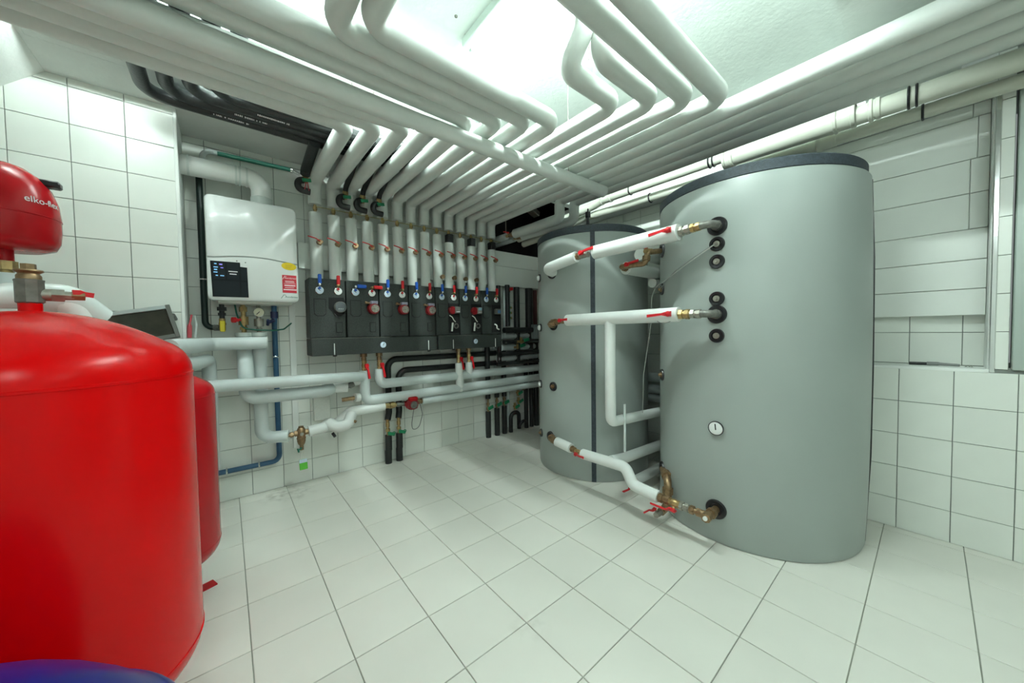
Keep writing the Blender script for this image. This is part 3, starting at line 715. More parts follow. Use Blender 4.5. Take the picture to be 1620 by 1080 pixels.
# ------------------------------------------------------------------ wall hung boiler
t = thing('boiler', 'white wall hung gas boiler with black control panel and stickers', 'boiler', (-0.465, 1.5, 1.46))
MB().box(-0.712, -0.220, 1.365, YB-0.001, 1.475, 2.135, 0.012).build('casing', m_boiler, t)
def rrect(x0, x1, z0, z1, r, tl=True, tr=True, bl_=True, br_=True):
    out = []
    for (cx, cz, a0, on) in ((x1-r, z1-r, 0, tr), (x0+r, z1-r, 90, tl), (x0+r, z0+r, 180, bl_), (x1-r, z0+r, 270, br_)):
        if on: out += [(cx+r*math.cos(R(a0+k*15)), cz+r*math.sin(R(a0+k*15))) for k in range(7)]
        else: out.append({0: (x1, z1), 90: (x0, z1), 180: (x0, z0), 270: (x1, z0)}[a0])
    return out
def front(poly, y0, y1, inset, name, m, parent):
    cx = sum(p[0] for p in poly)/len(poly); cz = sum(p[1] for p in poly)/len(poly)
    n = len(poly); b = MB()
    vs = [(x, y1, z) for x, z in poly]+[(x, y0+inset, z) for x, z in poly]+[(x+(cx-x)*inset*3, y0, z+(cz-z)*inset*3) for x, z in poly]
    fs = [tuple(range(n)), tuple(range(3*n-1, 2*n-1, -1))]
    for q in (0, n): fs += [(q+i, q+n+i, q+n+(i+1) % n, q+(i+1) % n) for i in range(n)]
    return b.add(vs, fs).build(name, m, parent, 60)
arc = [(-0.720+0.508*k/16, 1.738+0.024*math.sin(PI*min(1, max(0, (k-1)/14)))) for k in range(17)]
up = [p for p in rrect(-0.720, -0.212, 1.74, 2.150, 0.035, bl_=False, br_=False)][:14]+[(x, z+0.004) for x, z in arc]
front(up, 1.330, 1.366, 0.010, 'front_cover', m_boiler, t)
lo = rrect(-0.722, -0.212, 1.462, 1.74, 0.032, tl=False, tr=False)[2:]+[(x, z) for x, z in reversed(arc)]
lo = [(x, z) for x, z in reversed(arc)]+[p for p in rrect(-0.722, -0.212, 1.462, 1.74, 0.032, tl=False, tr=False)[2:]]
low = front(lo, 1.326, 1.366, 0.008, 'front_flap', m_boiler, t)
y = 1.3255
dp = [(-0.703, 1.716), (-0.549, 1.718), (-0.549, 1.690), (-0.512, 1.688), (-0.509, 1.484), (-0.697, 1.482)]
cp = MB().prism(dp, (0, y+0.002, 0), (1, 0, 0), (0, 0, 1), (0, -1, 0), 0.0035).build('control_panel', m_screen, t)
for poly, nm, mm in (([(-0.690, 1.706), (-0.628, 1.708), (-0.628, 1.600), (-0.687, 1.599)], 'display', m_screen2), ([(-0.620, 1.709), (-0.556, 1.710), (-0.556, 1.600), (-0.620, 1.600)], 'panel_key', m_screen2),
                 ([(-0.546, 1.682), (-0.516, 1.681), (-0.516, 1.598), (-0.546, 1.599)], 'panel_key', m_screen2), ([(-0.690, 1.588), (-0.556, 1.590), (-0.556, 1.492), (-0.688, 1.490)], 'panel_key', m_screen2),
                 ([(-0.546, 1.588), (-0.516, 1.588), (-0.515, 1.492), (-0.546, 1.492)], 'panel_key', m_screen2)):
    MB().prism(poly, (0, y-0.001, 0), (1, 0, 0), (0, 0, 1), (0, -1, 0), 0.0015).build(nm, mm, cp)
for x, z, w_, h_, mm in ((-0.677, 1.698, 0.012, 0.007, m_lcd), (-0.650, 1.696, 0.016, 0.008, m_lcdv), (-0.676, 1.676, 0.022, 0.006, m_lcd), (-0.645, 1.674, 0.014, 0.005, m_lcdv), (-0.677, 1.660, 0.016, 0.008, m_lcd),
                    (-0.678, 1.643, 0.020, 0.006, m_lcd), (-0.672, 1.622, 0.012, 0.006, m_lcd), (-0.645, 1.622, 0.020, 0.006, m_lcd)):
    MB().box(x-w_/2, x+w_/2, y-0.0028, y-0.0022, z-h_/2, z+h_/2).build('display_segment', mm, cp)
for z, w_ in ((1.654, 0.048), (1.637, 0.036)):
    MB().box(-0.588-w_/2, -0.588+w_/2, y-0.0028, y-0.0022, z-0.003, z+0.003).build('panel_lettering', m_print, cp)
for x, z in ((-0.566, 1.728), (-0.520, 1.722)):
    MB().cyl((x, y+0.002, z), (x, y-0.002, z), 0.004, n=10).build('indicator', m_iron, t)
st = MB().prism([(0.046*math.cos(k*PI/16), 0.027*math.sin(k*PI/16)) for k in range(32)], (-0.268, y+0.001, 1.722), (1, 0, -0.06), (0, 0, 1), (0, -1, 0), 0.0014).build('yellow_sticker', m_yellow, t)
for k in range(3): MB().box(-0.290, -0.290+0.044-0.006*k, y-0.0012, y-0.0006, 1.730-0.010*k, 1.732-0.010*k).build('lettering', mat('sticker_ink', (0.40, 0.26, 0.01), 0.5), st)
def place_text(body, size, o, parent, m, shear=0.0, name='lettering', u=(1, 0, 0), v=(0, 0, 1), wn=(0, -1, 0)):
    b = text_mb(body, size, 0.0003, shear); o = V(o); u = V(u); v = V(v); wn = V(wn)
    b.v = [o+u*p.x+v*p.y+wn*p.z for p in b.v]
    return b.build(name, m, parent)
rs = MB().box(-0.312, -0.224, y-0.001, y+0.001, 1.530, 1.658).build('red_sticker', m_sred, t)
place_text('Rendamax', 0.017, (-0.262, y-0.0016, 1.636), rs, m_print, 0.15)
MB().bar([(-0.309, y-0.0016, 1.627), (-0.297, y-0.0016, 1.649), (-0.286, y-0.0016, 1.647)], (0, 1, 0), 0.0006, 0.003).build('logo_stroke', m_print, rs)
for z, x0, x1, h_ in ((1.615, -0.296, -0.240, 0.003), (1.607, -0.294, -0.238, 0.003), (1.597, -0.303, -0.230, 0.002), (1.583, -0.300, -0.232, 0.007), (1.568, -0.298, -0.240, 0.003), (1.553, -0.306, -0.226, 0.007)):
    MB().box(x0, x1, y-0.0018, y-0.0012, z-h_/2, z+h_/2).build('lettering', m_print, rs)
place_text('Rendamax', 0.0185, (-0.258, y-0.0006, 1.500), t, m_gprint, 0.15)
MB().bar([(-0.322, y-0.0008, 1.488), (-0.305, y-0.0008, 1.515), (-0.293, y-0.0008, 1.513)], (0, 1, 0), 0.0006, 0.003).build('logo_stroke', m_gprint, t)
MB().box(-0.672, -0.250, 1.36, 1.60, 1.444, 1.474, 0.004).build('bottom_tray', m_bgrey, t)
# connections under the boiler
def under(parent, x, parts, m, y_=1.50):
    b = MB()
    for z0, z1, r, n in parts: b.cyl((x, y_, z0), (x, y_, z1), r, n=n)
    return b
under(t, -0.655, ((1.33, 1.445, 0.016, 10), (1.40, 1.425, 0.026, 8), (1.365, 1.385, 0.022, 8)), m_rubber).build('gas_connection', m_rubber, t)
b = under(t, -0.537, ((1.24, 1.445, 0.014, 12), (1.395, 1.43, 0.024, 8), (1.30, 1.36, 0.030, 12), (1.265, 1.285, 0.026, 6)), m_brass).build('flow_valve', m_brass, t)
MB().cyl((-0.545, 1.49, 1.335), (-0.585, 1.47, 1.335), 0.013, n=10).cyl((-0.583, 1.47, 1.335), (-0.602, 1.463, 1.335), 0.020, n=10).build('handle', m_redp, b)
b = under(t, -0.447, ((1.24, 1.445, 0.014, 12), (1.29, 1.345, 0.030, 12), (1.26, 1.275, 0.022, 6)), m_steel).build('return_valve', m_steel, t)
gauge(b, (-0.447, 1.478, 1.392), (0, -1, 0), 0.034, mat('cream_dial', (0.70, 0.68, 0.52), 0.4), 'pressure_gauge', ang=2.4)
tag(MB().tube([(-0.585, 1.50, 1.46), (-0.575, 1.48, 1.38), (-0.545, 1.47, 1.275), (-0.46, 1.46, 1.262), (-0.36, 1.47, 1.258), (-0.29, 1.52, 1.268), (-0.232, 1.60, 1.315)], 0.0055, 0.05, 4, 8).build('earth_cable', m_gpipe), 'dark green cable sagging under the boiler', 'cable')

# flue
t = thing('flue_pipe', 'thick white plastic flue pipe elbowing down into the boiler', 'flue', (-0.6, 1.46, 2.15))
MB().tube([(-0.86, 1.46, 2.345), (-0.50, 1.46, 2.352)], 0.062, 0, 1, 28).build('pipe_length', m_flue, t)
MB().tube([(-0.52, 1.46, 2.352), (-0.405, 1.46, 2.352), (-0.405, 1.46, 2.215)], 0.063, 0.085, 4, 28).build('elbow', m_flue, t)
for x in (-0.80, -0.555, -0.535, -0.495):
    MB().cyl((x, 1.46, 2.349), (x+0.012, 1.46, 2.349), 0.0655, n=28).build('seam_ring', m_gasket, t)
MB().lathe((-0.405, 1.46, 2.130), (0, 0, 1), [(0.066, 0), (0.072, 0.004), (0.072, 0.05), (0.068, 0.06), (0.068, 0.085), (0.060, 0.09)], 28).build('collar', m_gasket, t)
for z in (2.335, 2.42):
    pass
# green pipe above, gas pipe left
t = thing('condensate_pipe', 'thin green plastic pipe above the white flue', 'pipe', (-0.42, 1.58, 2.50))
MB().tube([(-0.645, 1.585, 2.520), (-0.20, 1.585, 2.528)], 0.015, 0, 1, 14).build('pipe_length', m_gpipe, t)
MB().tube([(-0.645, 1.585, 2.520), (-0.72, 1.585, 2.520), (-0.735, 1.585, 2.42)], 0.016, 0.05, 6, 14).build('white_bend', m_ins2, t)
MB().cyl((-0.205, 1.585, 2.528), (-0.19, 1.585, 2.528), 0.022, n=10).cyl((-0.19, 1.585, 2.528), (-0.145, 1.56, 2.50), 0.012, n=10).build('union', m_chrome, t)
t = thing('gas_pipe', 'dark green gas pipe running down the wall left of the boiler', 'pipe', (-0.75, 1.57, 1.27))
MB().tube([(-0.748, 1.575, 2.42), (-0.748, 1.575, 1.285), (-0.690, 1.575, 1.283)], 0.0185, 0.045, 6, 16).build('pipe_length', mat('gas_pipe_paint', (0.008, 0.022, 0.018), 0.35), t)
MB().cyl((-0.70, 1.575, 1.283), (-0.672, 1.56, 1.283), 0.022, n=8).cyl((-0.672, 1.56, 1.283), (-0.655, 1.52, 1.283), 0.015, n=10).build('union', m_iron, t)
vb = MB().cyl((-0.655, 1.50, 1.262), (-0.655, 1.50, 1.345), 0.019, n=10).cyl((-0.655, 1.50, 1.30), (-0.655, 1.50, 1.315), 0.024, n=6).build('gas_valve', m_brass, t)
MB().box(-0.669, -0.640, 1.470, 1.486, 1.252, 1.330, 0.004).build('handle', m_yellowp, vb)
MB().torus((-0.748, 1.575, 1.62), (0, 0, 1), 0.021, 0.005, 16, 6).cyl((-0.748, 1.59, 1.62), (-0.748, YB, 1.62), 0.005, n=8).build('clamp', m_chrome, t)
# blue pipe
t = thing('blue_pipe', 'dark blue plastic pipe dropping from the boiler and turning left above the floor', 'pipe', (-0.345, 1.58, 0.23))
MB().tube([(-0.352, 1.50, 1.445), (-0.352, 1.50, 1.33), (-0.345, 1.585, 1.27), (-0.343, 1.585, 0.236), (-0.80, 1.585, 0.236)], 0.0185, [0, 0.05, 0.05, 0.05, 0], 5, 16).build('pipe_length', m_bpipe, t)
MB().cyl((-0.352, 1.50, 1.35), (-0.352, 1.50, 1.40), 0.024, n=14).cyl((-0.354, 1.49, 1.335), (-0.395, 1.47, 1.318), 0.013, n=8).cyl((-0.395, 1.49, 1.30), (-0.395, 1.45, 1.335), 0.010, n=8).build('drain_tap', mat('navy_plastic', (0.012, 0.02, 0.08), 0.4), t)
for p, a in (((-0.344, 1.585, 1.055), (0, 0, 1)), ((-0.475, 1.585, 0.236), (1, 0, 0)), ((-0.665, 1.585, 0.236), (1, 0, 0))):
    b = MB().torus(p, a, 0.022, 0.0055, 18, 6)
    b.cyl(V(p)+V((0, 0.02, 0)), (p[0], YB, p[2]), 0.005, n=8)
    b.build('clamp', m_chrome, t)
# white cable duct
tag(MB().box(-0.243, -0.200, 1.622, YB-0.001, 0.30, 1.757, 0.002).build('cable_duct', m_white), 'white vertical cable duct on the tiles right of the boiler', 'cable duct')
tag(MB().box(-0.095, 0.030, 1.585, YB-0.001, 0.500, 0.72, 0.004).build('junction_box', mat('box_white', (0.62, 0.64, 0.58), 0.5, vary=0.06, vscale=120)), 'flat pale grey box on the tiles behind the short white elbows', 'box')

# ------------------------------------------------------------------ insulated pipes low on the back wall
t = thing('insulated_pipe', 'thick grey pipe running level just below the boiler valves', 'pipe', (-0.6, 1.43, 1.12))
MB().tube([(-0.408, 1.43, 1.168), (-0.735, 1.43, 1.168), (-0.775, 1.18, 1.168), (-0.87, 0.85, 1.168)], 0.044, 0.07, 6, 22).build('sleeve', m_ins2, t)
MB().lathe((-0.412, 1.43, 1.168), (1, 0, 0), [(0.0445, 0), (0.047, 0.002), (0.047, 0.006), (0, 0.008)], 22).build('end_cap', m_gasket, t)
t = thing('insulated_pipe', 'grey pipe stub bending away under the level pipe beside the red tank', 'pipe', (-0.72, 1.45, 0.7))
MB().tube([(-0.735, 1.50, 0.30), (-0.735, 1.50, 1.062), (-0.772, 1.22, 1.062), (-0.86, 0.90, 1.062)], 0.040, [0, 0.06, 0.05, 0], 6, 22).build('sleeve', m_ins2, t)
t = thing('insulated_pipe', 'left vertical grey pipe under the boiler, elbowing right into a short level run', 'pipe', (-0.537, 1.50, 0.76))
MB().tube([(-0.537, 1.515, 1.235), (-0.537, 1.515, 1.10), (-0.537, 1.41, 0.95), (-0.537, 1.41, 0.778), (-0.055, 1.40, 0.772), (0.0, 1.44, 0.778), (0.02, 1.55, 0.79)], 0.047, [0, 0.08, 0.08, 0.065, 0.05, 0.04, 0], 6, 22).build('sleeve', m_ins2, t)
MB().lathe((-0.537, 1.515, 1.215), (0, 0, 1), [(0.049, 0), (0.053, 0.004), (0.053, 0.03), (0, 0.035)], 22).build('end_cap', m_gasket, t)
t = thing('insulated_pipe', 'right vertical grey pipe under the boiler, reaching down to the brass separator', 'pipe', (-0.449, 1.50, 0.46))
MB().tube([(-0.449, 1.515, 1.235), (-0.455, 1.50, 0.458), (-0.292, 1.45, 0.452)], 0.044, [0, 0.07, 0], 6, 22).build('sleeve', m_ins2, t)
MB().lathe((-0.449, 1.515, 1.215), (0, 0, 1), [(0.046, 0), (0.050, 0.004), (0.050, 0.03), (0, 0.035)], 22).build('end_cap', m_gasket, t)
MB().cyl((-0.302, 1.453, 0.452), (-0.292, 1.45, 0.452), 0.0475, n=22).build('end_cap', m_gasket, t)
# dirt separator with tag
t = thing('dirt_separator', 'aged brass dirt separator with a green and white hanging tag', 'separator', (-0.21, 1.45, 0.32))
MB().cyl((-0.295, 1.45, 0.453), (-0.25, 1.45, 0.458), 0.013, n=10).cyl((-0.285, 1.45, 0.454), (-0.262, 1.45, 0.457), 0.022, n=6).cyl((-0.25, 1.45, 0.46), (-0.16, 1.45, 0.46), 0.015, n=12).cyl((-0.185, 1.45, 0.46), (-0.162, 1.45, 0.46), 0.023, n=6).cyl((-0.255, 1.45, 0.459), (-0.235, 1.45, 0.46), 0.023, n=6).build('union', m_bronze, t)
MB().lathe((-0.210, 1.45, 0.325), (0, 0, 1), [(0, 0), (0.014, 0), (0.014, 0.035), (0.024, 0.05), (0.029, 0.07), (0.029, 0.085), (0.032, 0.088), (0.032, 0.098), (0.029, 0.10), (0.031, 0.15), (0.024, 0.17), (0.018, 0.176), (0.018, 0.186), (0, 0.188)], 20).build('body', m_bronze, t)
MB().lathe((-0.210, 1.418, 0.455), (0, -1, 0), [(0.014, 0), (0.013, 0.004), (0, 0.004)], 14).build('badge', m_steel, t)
MB().cyl((-0.21, 1.44, 0.345), (-0.236, 1.43, 0.330), 0.006, n=8).cyl((-0.232, 1.43, 0.315), (-0.240, 1.43, 0.345), 0.006, n=8).build('drain_tap', m_gpipe, t)
b = MB().obox((-0.205, 1.43, 0.215), (1, -0.1, 0.05), (0.1, 1, 0), (-0.05, 0, 1), (0.027, 0.004, 0.042), 0.003).build('tag', m_tagg, t)
MB().obox((-0.2065, 1.425, 0.243), (1, -0.1, 0.05), (0.1, 1, 0), (-0.05, 0, 1), (0.026, 0.0012, 0.014)).build('tag_print', m_dialb, b)
MB().tube([(-0.222, 1.43, 0.255), (-0.215, 1.44, 0.31), (-0.20, 1.44, 0.31), (-0.190, 1.43, 0.255)], 0.0018, 0.01, 3, 6).build('tag_string', m_wcable, b)
t = thing('insulated_pipe', 'white wavy pipe between the brass separator and the red circulation pump', 'pipe', (0.1, 1.45, 0.42))
MB().tube([(-0.158, 1.45, 0.459), (-0.05, 1.45, 0.470), (-0.005, 1.49, 0.490)], 0.043, 0.05, 5, 22).build('sleeve', m_insw, t)
MB().tube([(-0.015, 1.46, 0.505), (0.03, 1.405, 0.462), (0.12, 1.405, 0.472), (0.165, 1.46, 0.545)], 0.043, 0.055, 6, 22).build('sleeve', m_insw, t)
MB().tube([(0.06, 1.50, 0.48), (0.16, 1.49, 0.556), (0.452, 1.49, 0.563)], 0.041, 0.05, 6, 22).build('sleeve', m_insw, t)
MB().cyl((0.005, 1.42, 0.42), (0.02, 1.40, 0.39), 0.012, n=8).build('drain_tap', m_rubber, t)
MB().cyl((0.155, 1.41, 0.50), (0.18, 1.39, 0.485), 0.012, n=8).build('drain_tap', m_bronze, t)
t = thing('insulated_pipe', 'short white elbow with a dark plug above the flat grey box', 'pipe', (0.06, 1.47, 0.76))
MB().tube([(0.0, 1.55, 0.80), (0.03, 1.46, 0.785), (0.135, 1.45, 0.778)], 0.043, 0.05, 6, 22).build('sleeve', m_insw, t)
MB().cyl((0.135, 1.45, 0.778), (0.165, 1.45, 0.79), 0.016, n=10).cyl((0.15, 1.45, 0.785), (0.185, 1.45, 0.80), 0.026, n=8).build('plug', m_iron, t)
t = thing('insulated_pipe', 'small white pipe collar beside the left valve riser, above a short bronze stub', 'pipe', (0.20, 1.50, 0.62))
MB().tube([(0.165, 1.47, 0.815), (0.235, 1.49, 0.812)], 0.036, 0, 1, 20).build('sleeve', m_insw, t)
MB().tube([(0.195, 1.47, 0.675), (0.235, 1.48, 0.672)], 0.036, 0, 1, 20).build('sleeve', m_insw, t)
MB().tube([(0.10, 1.50, 0.665), (0.20, 1.48, 0.672)], 0.018, 0, 1, 12).build('stub', m_bronze, t)
t = thing('insulated_pipe', 'long grey pipe sloping gently left from the valve riser, behind the red tanks', 'pipe', (-0.3, 1.45, 0.83))
MB().tube([(-0.98, 1.22, 0.905), (-0.72, 1.32, 0.893), (0.10, 1.36, 0.870), (0.255, 1.45, 0.854)], 0.041, 0.1, 3, 22).build('sleeve', m_ins2, t)

def ins_run(label, P, r, bend, m=None):
    t = thing('insulated_pipe', label, 'pipe', P[0])
    MB().tube(P, r, bend, 6, 22).build('sleeve', m or m_ins2, t)
    return t
XP = 2.565
t = ins_run('top one of three long level grey pipes below the manifold', [(0.418, 1.49, 0.905), (0.418, 1.49, 0.767), (XP, 1.50, 0.757), (XP, -0.43, 0.757)], 0.043, 0.06)
MB().tube([(1.363, 1.49, 0.90), (1.363, 1.49, 0.765)], 0.038, 0, 1, 20).build('branch_sleeve', m_insw, t)
t = ins_run('middle one of three long level grey pipes below the manifold', [(0.285, 1.485, 0.90), (0.285, 1.485, 0.634), (XP, 1.47, 0.640), (XP, -0.43, 0.640)], 0.043, 0.06)
MB().tube([(1.236, 1.48, 0.90), (1.236, 1.478, 0.637)], 0.041, 0, 1, 20).build('branch_sleeve', m_insw, t)
MB().lathe((1.236, 1.478, 0.590), (0, 0, 1), [(0, 0), (0.03, 0.006), (0.042, 0.03), (0.0425, 0.07), (0.041, 0.075)], 20).build('elbow_cap', m_insw, t)
t = ins_run('lowest of three long level grey pipes, starting at the red circulation pump', [(0.815, 1.49, 0.560), (XP, 1.47, 0.552), (XP, -0.43, 0.552)], 0.037, 0.06)
# circulation pump
t = thing('circulation_pump', 'small red circulation pump between brass unions low on the wall', 'pump', (0.70, 1.49, 0.48))
union(MB(), (0.452, 1.49, 0.563), (0.56, 1.49, 0.558), 0.026).cyl((0.50, 1.49, 0.561), (0.535, 1.49, 0.56), 0.031, n=8).build('union', m_brass, t)
union(MB(), (0.56, 1.49, 0.558), (0.65, 1.49, 0.556), 0.024).build('union', m_iron, t)
p = MB().lathe((0.70, 1.50, 0.548), (0, -1, 0), [(0, 0), (0.05, 0), (0.055, 0.01), (0.055, 0.04), (0.046, 0.05), (0.046, 0.085), (0.040, 0.092), (0, 0.092)], 26).cyl((0.635, 1.49, 0.555), (0.775, 1.49, 0.553), 0.024, n=16).box(0.655, 0.745, 1.42, 1.47, 0.505, 0.56, 0.008).build('pump_body', m_pumpred, t)
MB().lathe((0.70, 1.408, 0.548), (0, -1, 0), [(0.034, 0), (0.032, 0.004), (0.012, 0.005), (0.010, 0.010), (0, 0.010)], 20).build('pump_face', m_iron, p)
MB().box(0.66, 0.74, 1.405, 1.46, 0.585, 0.62, 0.006).build('terminal_box', m_dred, p)
union(MB(), (0.765, 1.49, 0.556), (0.83, 1.49, 0.558), 0.026).build('union', m_bronze, t)
MB().tube([(0.70, 1.42, 0.50), (0.69, 1.45, 0.36), (0.72, 1.50, 0.285), (0.80, 1.53, 0.29), (0.835, 1.52, 0.42), (0.80, 1.50, 0.53)], 0.0035, 0.08, 6, 6).build('cable', m_cable, t)

# ------------------------------------------------------------------ pair of black pipes to the floor
for k, (xf, xb, zb, wl) in enumerate(((0.507, 0.530, 0.975, 'left'), (0.612, 0.630, 0.862, 'right'))):
    t = thing('black_floor_pipe', '%s of two black pipes rising from the floor through brass valves with green handles' % wl, 'pipe', (xf, 1.575, 0))
    MB().tube([(xf, 1.572, 0.0), (xf, 1.572, 0.12), (xf+0.004, 1.572, 0.125), (xf+0.004, 1.572, 0.265)], 0.031, 0, 1, 18).build('foam_sleeve', m_black, t)
    b = MB().cyl((xf, 1.572, 0.26), (xf, 1.572, 0.42), 0.012, n=10).cyl((xf, 1.572, 0.30), (xf, 1.572, 0.325), 0.021, n=6).cyl((xf, 1.572, 0.345), (xf, 1.572, 0.385), 0.019, n=8).cyl((xf, 1.572, 0.395), (xf, 1.572, 0.41), 0.017, n=6).build('valve', m_brass, t)
    MB().cyl((xf, 1.56, 0.295), (xf+0.008, 1.52, 0.295), 0.009, n=8).obox((xf+0.012, 1.515, 0.287), (1, 0, -0.35), (0, 1, 0), (0.35, 0, 1), (0.032, 0.006, 0.014), 0.004).torus((xf+0.036, 1.515, 0.290), (0, 1, 0), 0.012, 0.004, 14, 6).build('handle', m_green, b)
    MB().tube([(xf, 1.572, 0.41), (xb, 1.597, 0.47), (xb, 1.597, zb), (1.80, 1.597, zb-0.008)], 0.0285, [0, 0.05, 0.085, 0], 7, 18).build('foam_sleeve', m_black, t)

# ------------------------------------------------------------------ dark pipe cluster in the far corner
cl = [(1.668, 1.575, 0.0, 0.30, 0.031, 'first'), (1.795, 1.575, 0.0, 0.32, 0.031, 'second'), (1.905, 1.575, 0.0, 0.33, 0.030, 'third'), (2.255, 1.575, 0.0, 0.95, 0.026, 'fifth'), (2.345, 1.575, 0.0, 0.95, 0.026, 'sixth'), (2.43, 1.575, 0.0, 1.30, 0.034, 'seventh')]
for k, (x, y, z0, z1, r, wl) in enumerate(cl):
    t = thing('black_corner_pipe', '%s black pipe from the left standing on the floor in the far corner' % wl, 'pipe', (x, y, 0), 'black pipes in the far corner')
    MB().tube([(x, y, z0), (x, y, z1)], r, 0, 1, 14).build('foam_sleeve', m_black, t)
    if k < 3:
        b = MB().cyl((x, y, z1), (x, y, 0.46), 0.011, n=8).cyl((x, y, z1+0.02), (x, y, z1+0.05), 0.020, n=6).cyl((x, y, z1+0.075), (x, y, z1+0.10), 0.018, n=6).build('valve', m_bronze, t)
        MB().obox((x+0.012, y-0.035, z1+0.05), (1, 0, 0.3), (0, 1, 0), (-0.3, 0, 1), (0.035, 0.007, 0.018), 0.004).cyl((x, y, z1+0.05), (x+0.008, y-0.03, z1+0.05), 0.008, n=8).build('handle', m_green, b)
        MB().tube([(x, y, 0.45), (x, y, 1.05 if k != 1 else 0.60)], 0.029, 0, 1, 14).build('foam_sleeve', m_black, t)
    if k == 5:
        MB().cyl((x, y, 1.30), (x, y, 1.74), 0.027, n=12).build('dark_red_pipe', mat('dark_red_paint', (0.09, 0.012, 0.012), 0.5), t)
t = thing('black_corner_pipe', 'curled black hose loop low among the far corner pipes', 'hose', (2.06, 1.55, 0.05))
MB().tube([(1.99, 1.56, 0.0), (1.99, 1.56, 0.22), (2.12, 1.56, 0.24), (2.12, 1.56, 0.02)], 0.024, [0, 0.06, 0.06, 0], 6, 12).build('foam_sleeve', m_black, t)
MB().tube([(2.07, 1.50, 0.06), (2.12, 1.48, 0.16), (2.18, 1.50, 0.10)], 0.018, 0.05, 5, 10).build('hose_end', m_rubber, t)
t = thing('valve_manifold', 'small green handled brass valves above the black hose loop', 'valve', (2.12, 1.52, 0.30))
for dx, dz in ((0.0, 0.30), (0.06, 0.36), (0.05, 0.46), (0.14, 0.52)):
    b = MB().cyl((2.05+dx, 1.55, dz-0.03), (2.05+dx, 1.55, dz+0.05), 0.016, n=8).cyl((2.05+dx, 1.55, dz), (2.05+dx, 1.55, dz+0.02), 0.024, n=6).build('valve', m_brass, t)
    MB().obox((2.06+dx, 1.51, dz+0.01), (1, 0, 0.4), (0, 1, 0), (-0.4, 0, 1), (0.032, 0.007, 0.015), 0.004).build('handle', m_green, b)
t = thing('black_corner_pipe', 'lone pale pipe among the black pipes low in the far corner', 'pipe', (2.06, 1.61, 0.2))
MB().tube([(2.0, 1.618, 0.05), (2.0, 1.618, 0.50)], 0.022, 0, 1, 12).build('sleeve', m_ins2, t)
vts = [(1.800, 1.52, 0.82, 1.75, 0.026, m_black, 'tall black pipe just right of the manifold'), (1.868, 1.50, 1.15, 1.70, 0.013, m_ins2, 'thin pale pipe right of the manifold with a white clip'),
       (1.955, 1.54, 1.30, 1.70, 0.030, m_ins2, 'pale vertical pipe topped by a red valve right of the manifold'), (2.075, 1.52, 0.85, 1.75, 0.036, m_black, 'thick black vertical pipe in the middle of the corner gap'),
       (2.285, 1.53, 1.00, 1.75, 0.046, m_black, 'thickest black vertical pipe beside the smaller tank'), (1.90, 1.48, 1.28, 1.76, 0.028, m_black, 'black vertical pipe beside the pale pipe topped in red')]
for x, y, z0, z1, r, mm, lab in vts:
    t = thing('corner_riser', lab, 'pipe', (x, y, z0))
    MB().tube([(x, y, z0), (x, y, z1)], r, 0, 1, 14).build('sleeve', mm, t)
    if 'red valve' in lab:
        b = MB().cyl((x, y-0.02, 1.68), (x, y-0.02, 1.74), 0.018, n=8).build('valve', m_bronze, t)
        MB().obox((x-0.01, y-0.06, 1.715), (1, 0, 0.2), (0, 1, 0), (-0.2, 0, 1), (0.04, 0.01, 0.018), 0.005).build('handle', m_redp, b)
        for dz in (1.38, 1.44, 1.50):
            b = MB().cyl((x-0.05, y-0.04, dz), (x+0.02, y-0.04, dz), 0.014, n=8).build('valve', m_brass, t)
            MB().obox((x-0.045, y-0.07, dz), (1, 0, 0), (0, 1, 0), (0, 0, 1), (0.026, 0.008, 0.013), 0.004).build('handle', m_green, b)
hz = [(1.82, 2.40, 1.45, 1.235, 0.033, m_black, 'upper black level pipe right of the manifold'), (1.84, 2.36, 1.53, 1.165, 0.036, m_ins2, 'upper pale level pipe right of the manifold'),
      (1.82, 2.38, 1.46, 1.098, 0.026, m_black, 'second black level pipe right of the manifold'), (1.84, 2.36, 1.53, 1.030, 0.036, m_ins2, 'lower pale level pipe right of the manifold'),
      (1.76, 2.42, 1.45, 0.965, 0.026, m_black, 'third black level pipe right of the manifold'), (1.78, 2.40, 1.53, 0.905, 0.034, m_ins2, 'pale level pipe just above the long pipes in the corner'),
      (1.72, 2.40, 1.46, 0.850, 0.022, m_black, 'lowest black level pipe right of the manifold')]
for x0, x1, y, z, r, mm, lab in hz:
    t = thing('corner_pipe', lab, 'pipe', ((x0+x1)/2, y, z-r))
    MB().tube([(x0, y, z), (x1, y, z)], r, 0, 1, 14).build('sleeve', mm, t)
    if z in (1.098, 1.030):
        b = MB().cyl((2.06, y-0.03, z-0.02), (2.06, y-0.03, z+0.05), 0.018, n=8).cyl((2.0, y-0.03, z), (2.10, y-0.03, z), 0.015, n=8).build('valve', m_brass, t)
        MB().obox((2.12, y-0.06, z+0.02), (1, 0, 0.2), (0, 1, 0), (-0.2, 0, 1), (0.04, 0.01, 0.018), 0.005).build('handle', m_green, b)
t = thing('control_box', 'small grey control box with black lever beside the smaller tank', 'box', (2.29, 1.44, 1.13))
MB().box(2.255, 2.340, 1.40, 1.47, 1.125, 1.30, 0.006).build('casing', mat('box_grey', (0.20, 0.23, 0.23), 0.5), t)
MB().box(2.270, 2.325, 1.396, 1.402, 1.15, 1.27, 0.003).build('cover', mat('box_grey2', (0.26, 0.29, 0.29), 0.5), t)
MB().obox((2.385, 1.42, 1.30), (0.8, 0, 0.6), (0, 1, 0), (-0.6, 0, 0.8), (0.05, 0.012, 0.014), 0.005).build('lever', m_rubber, t)
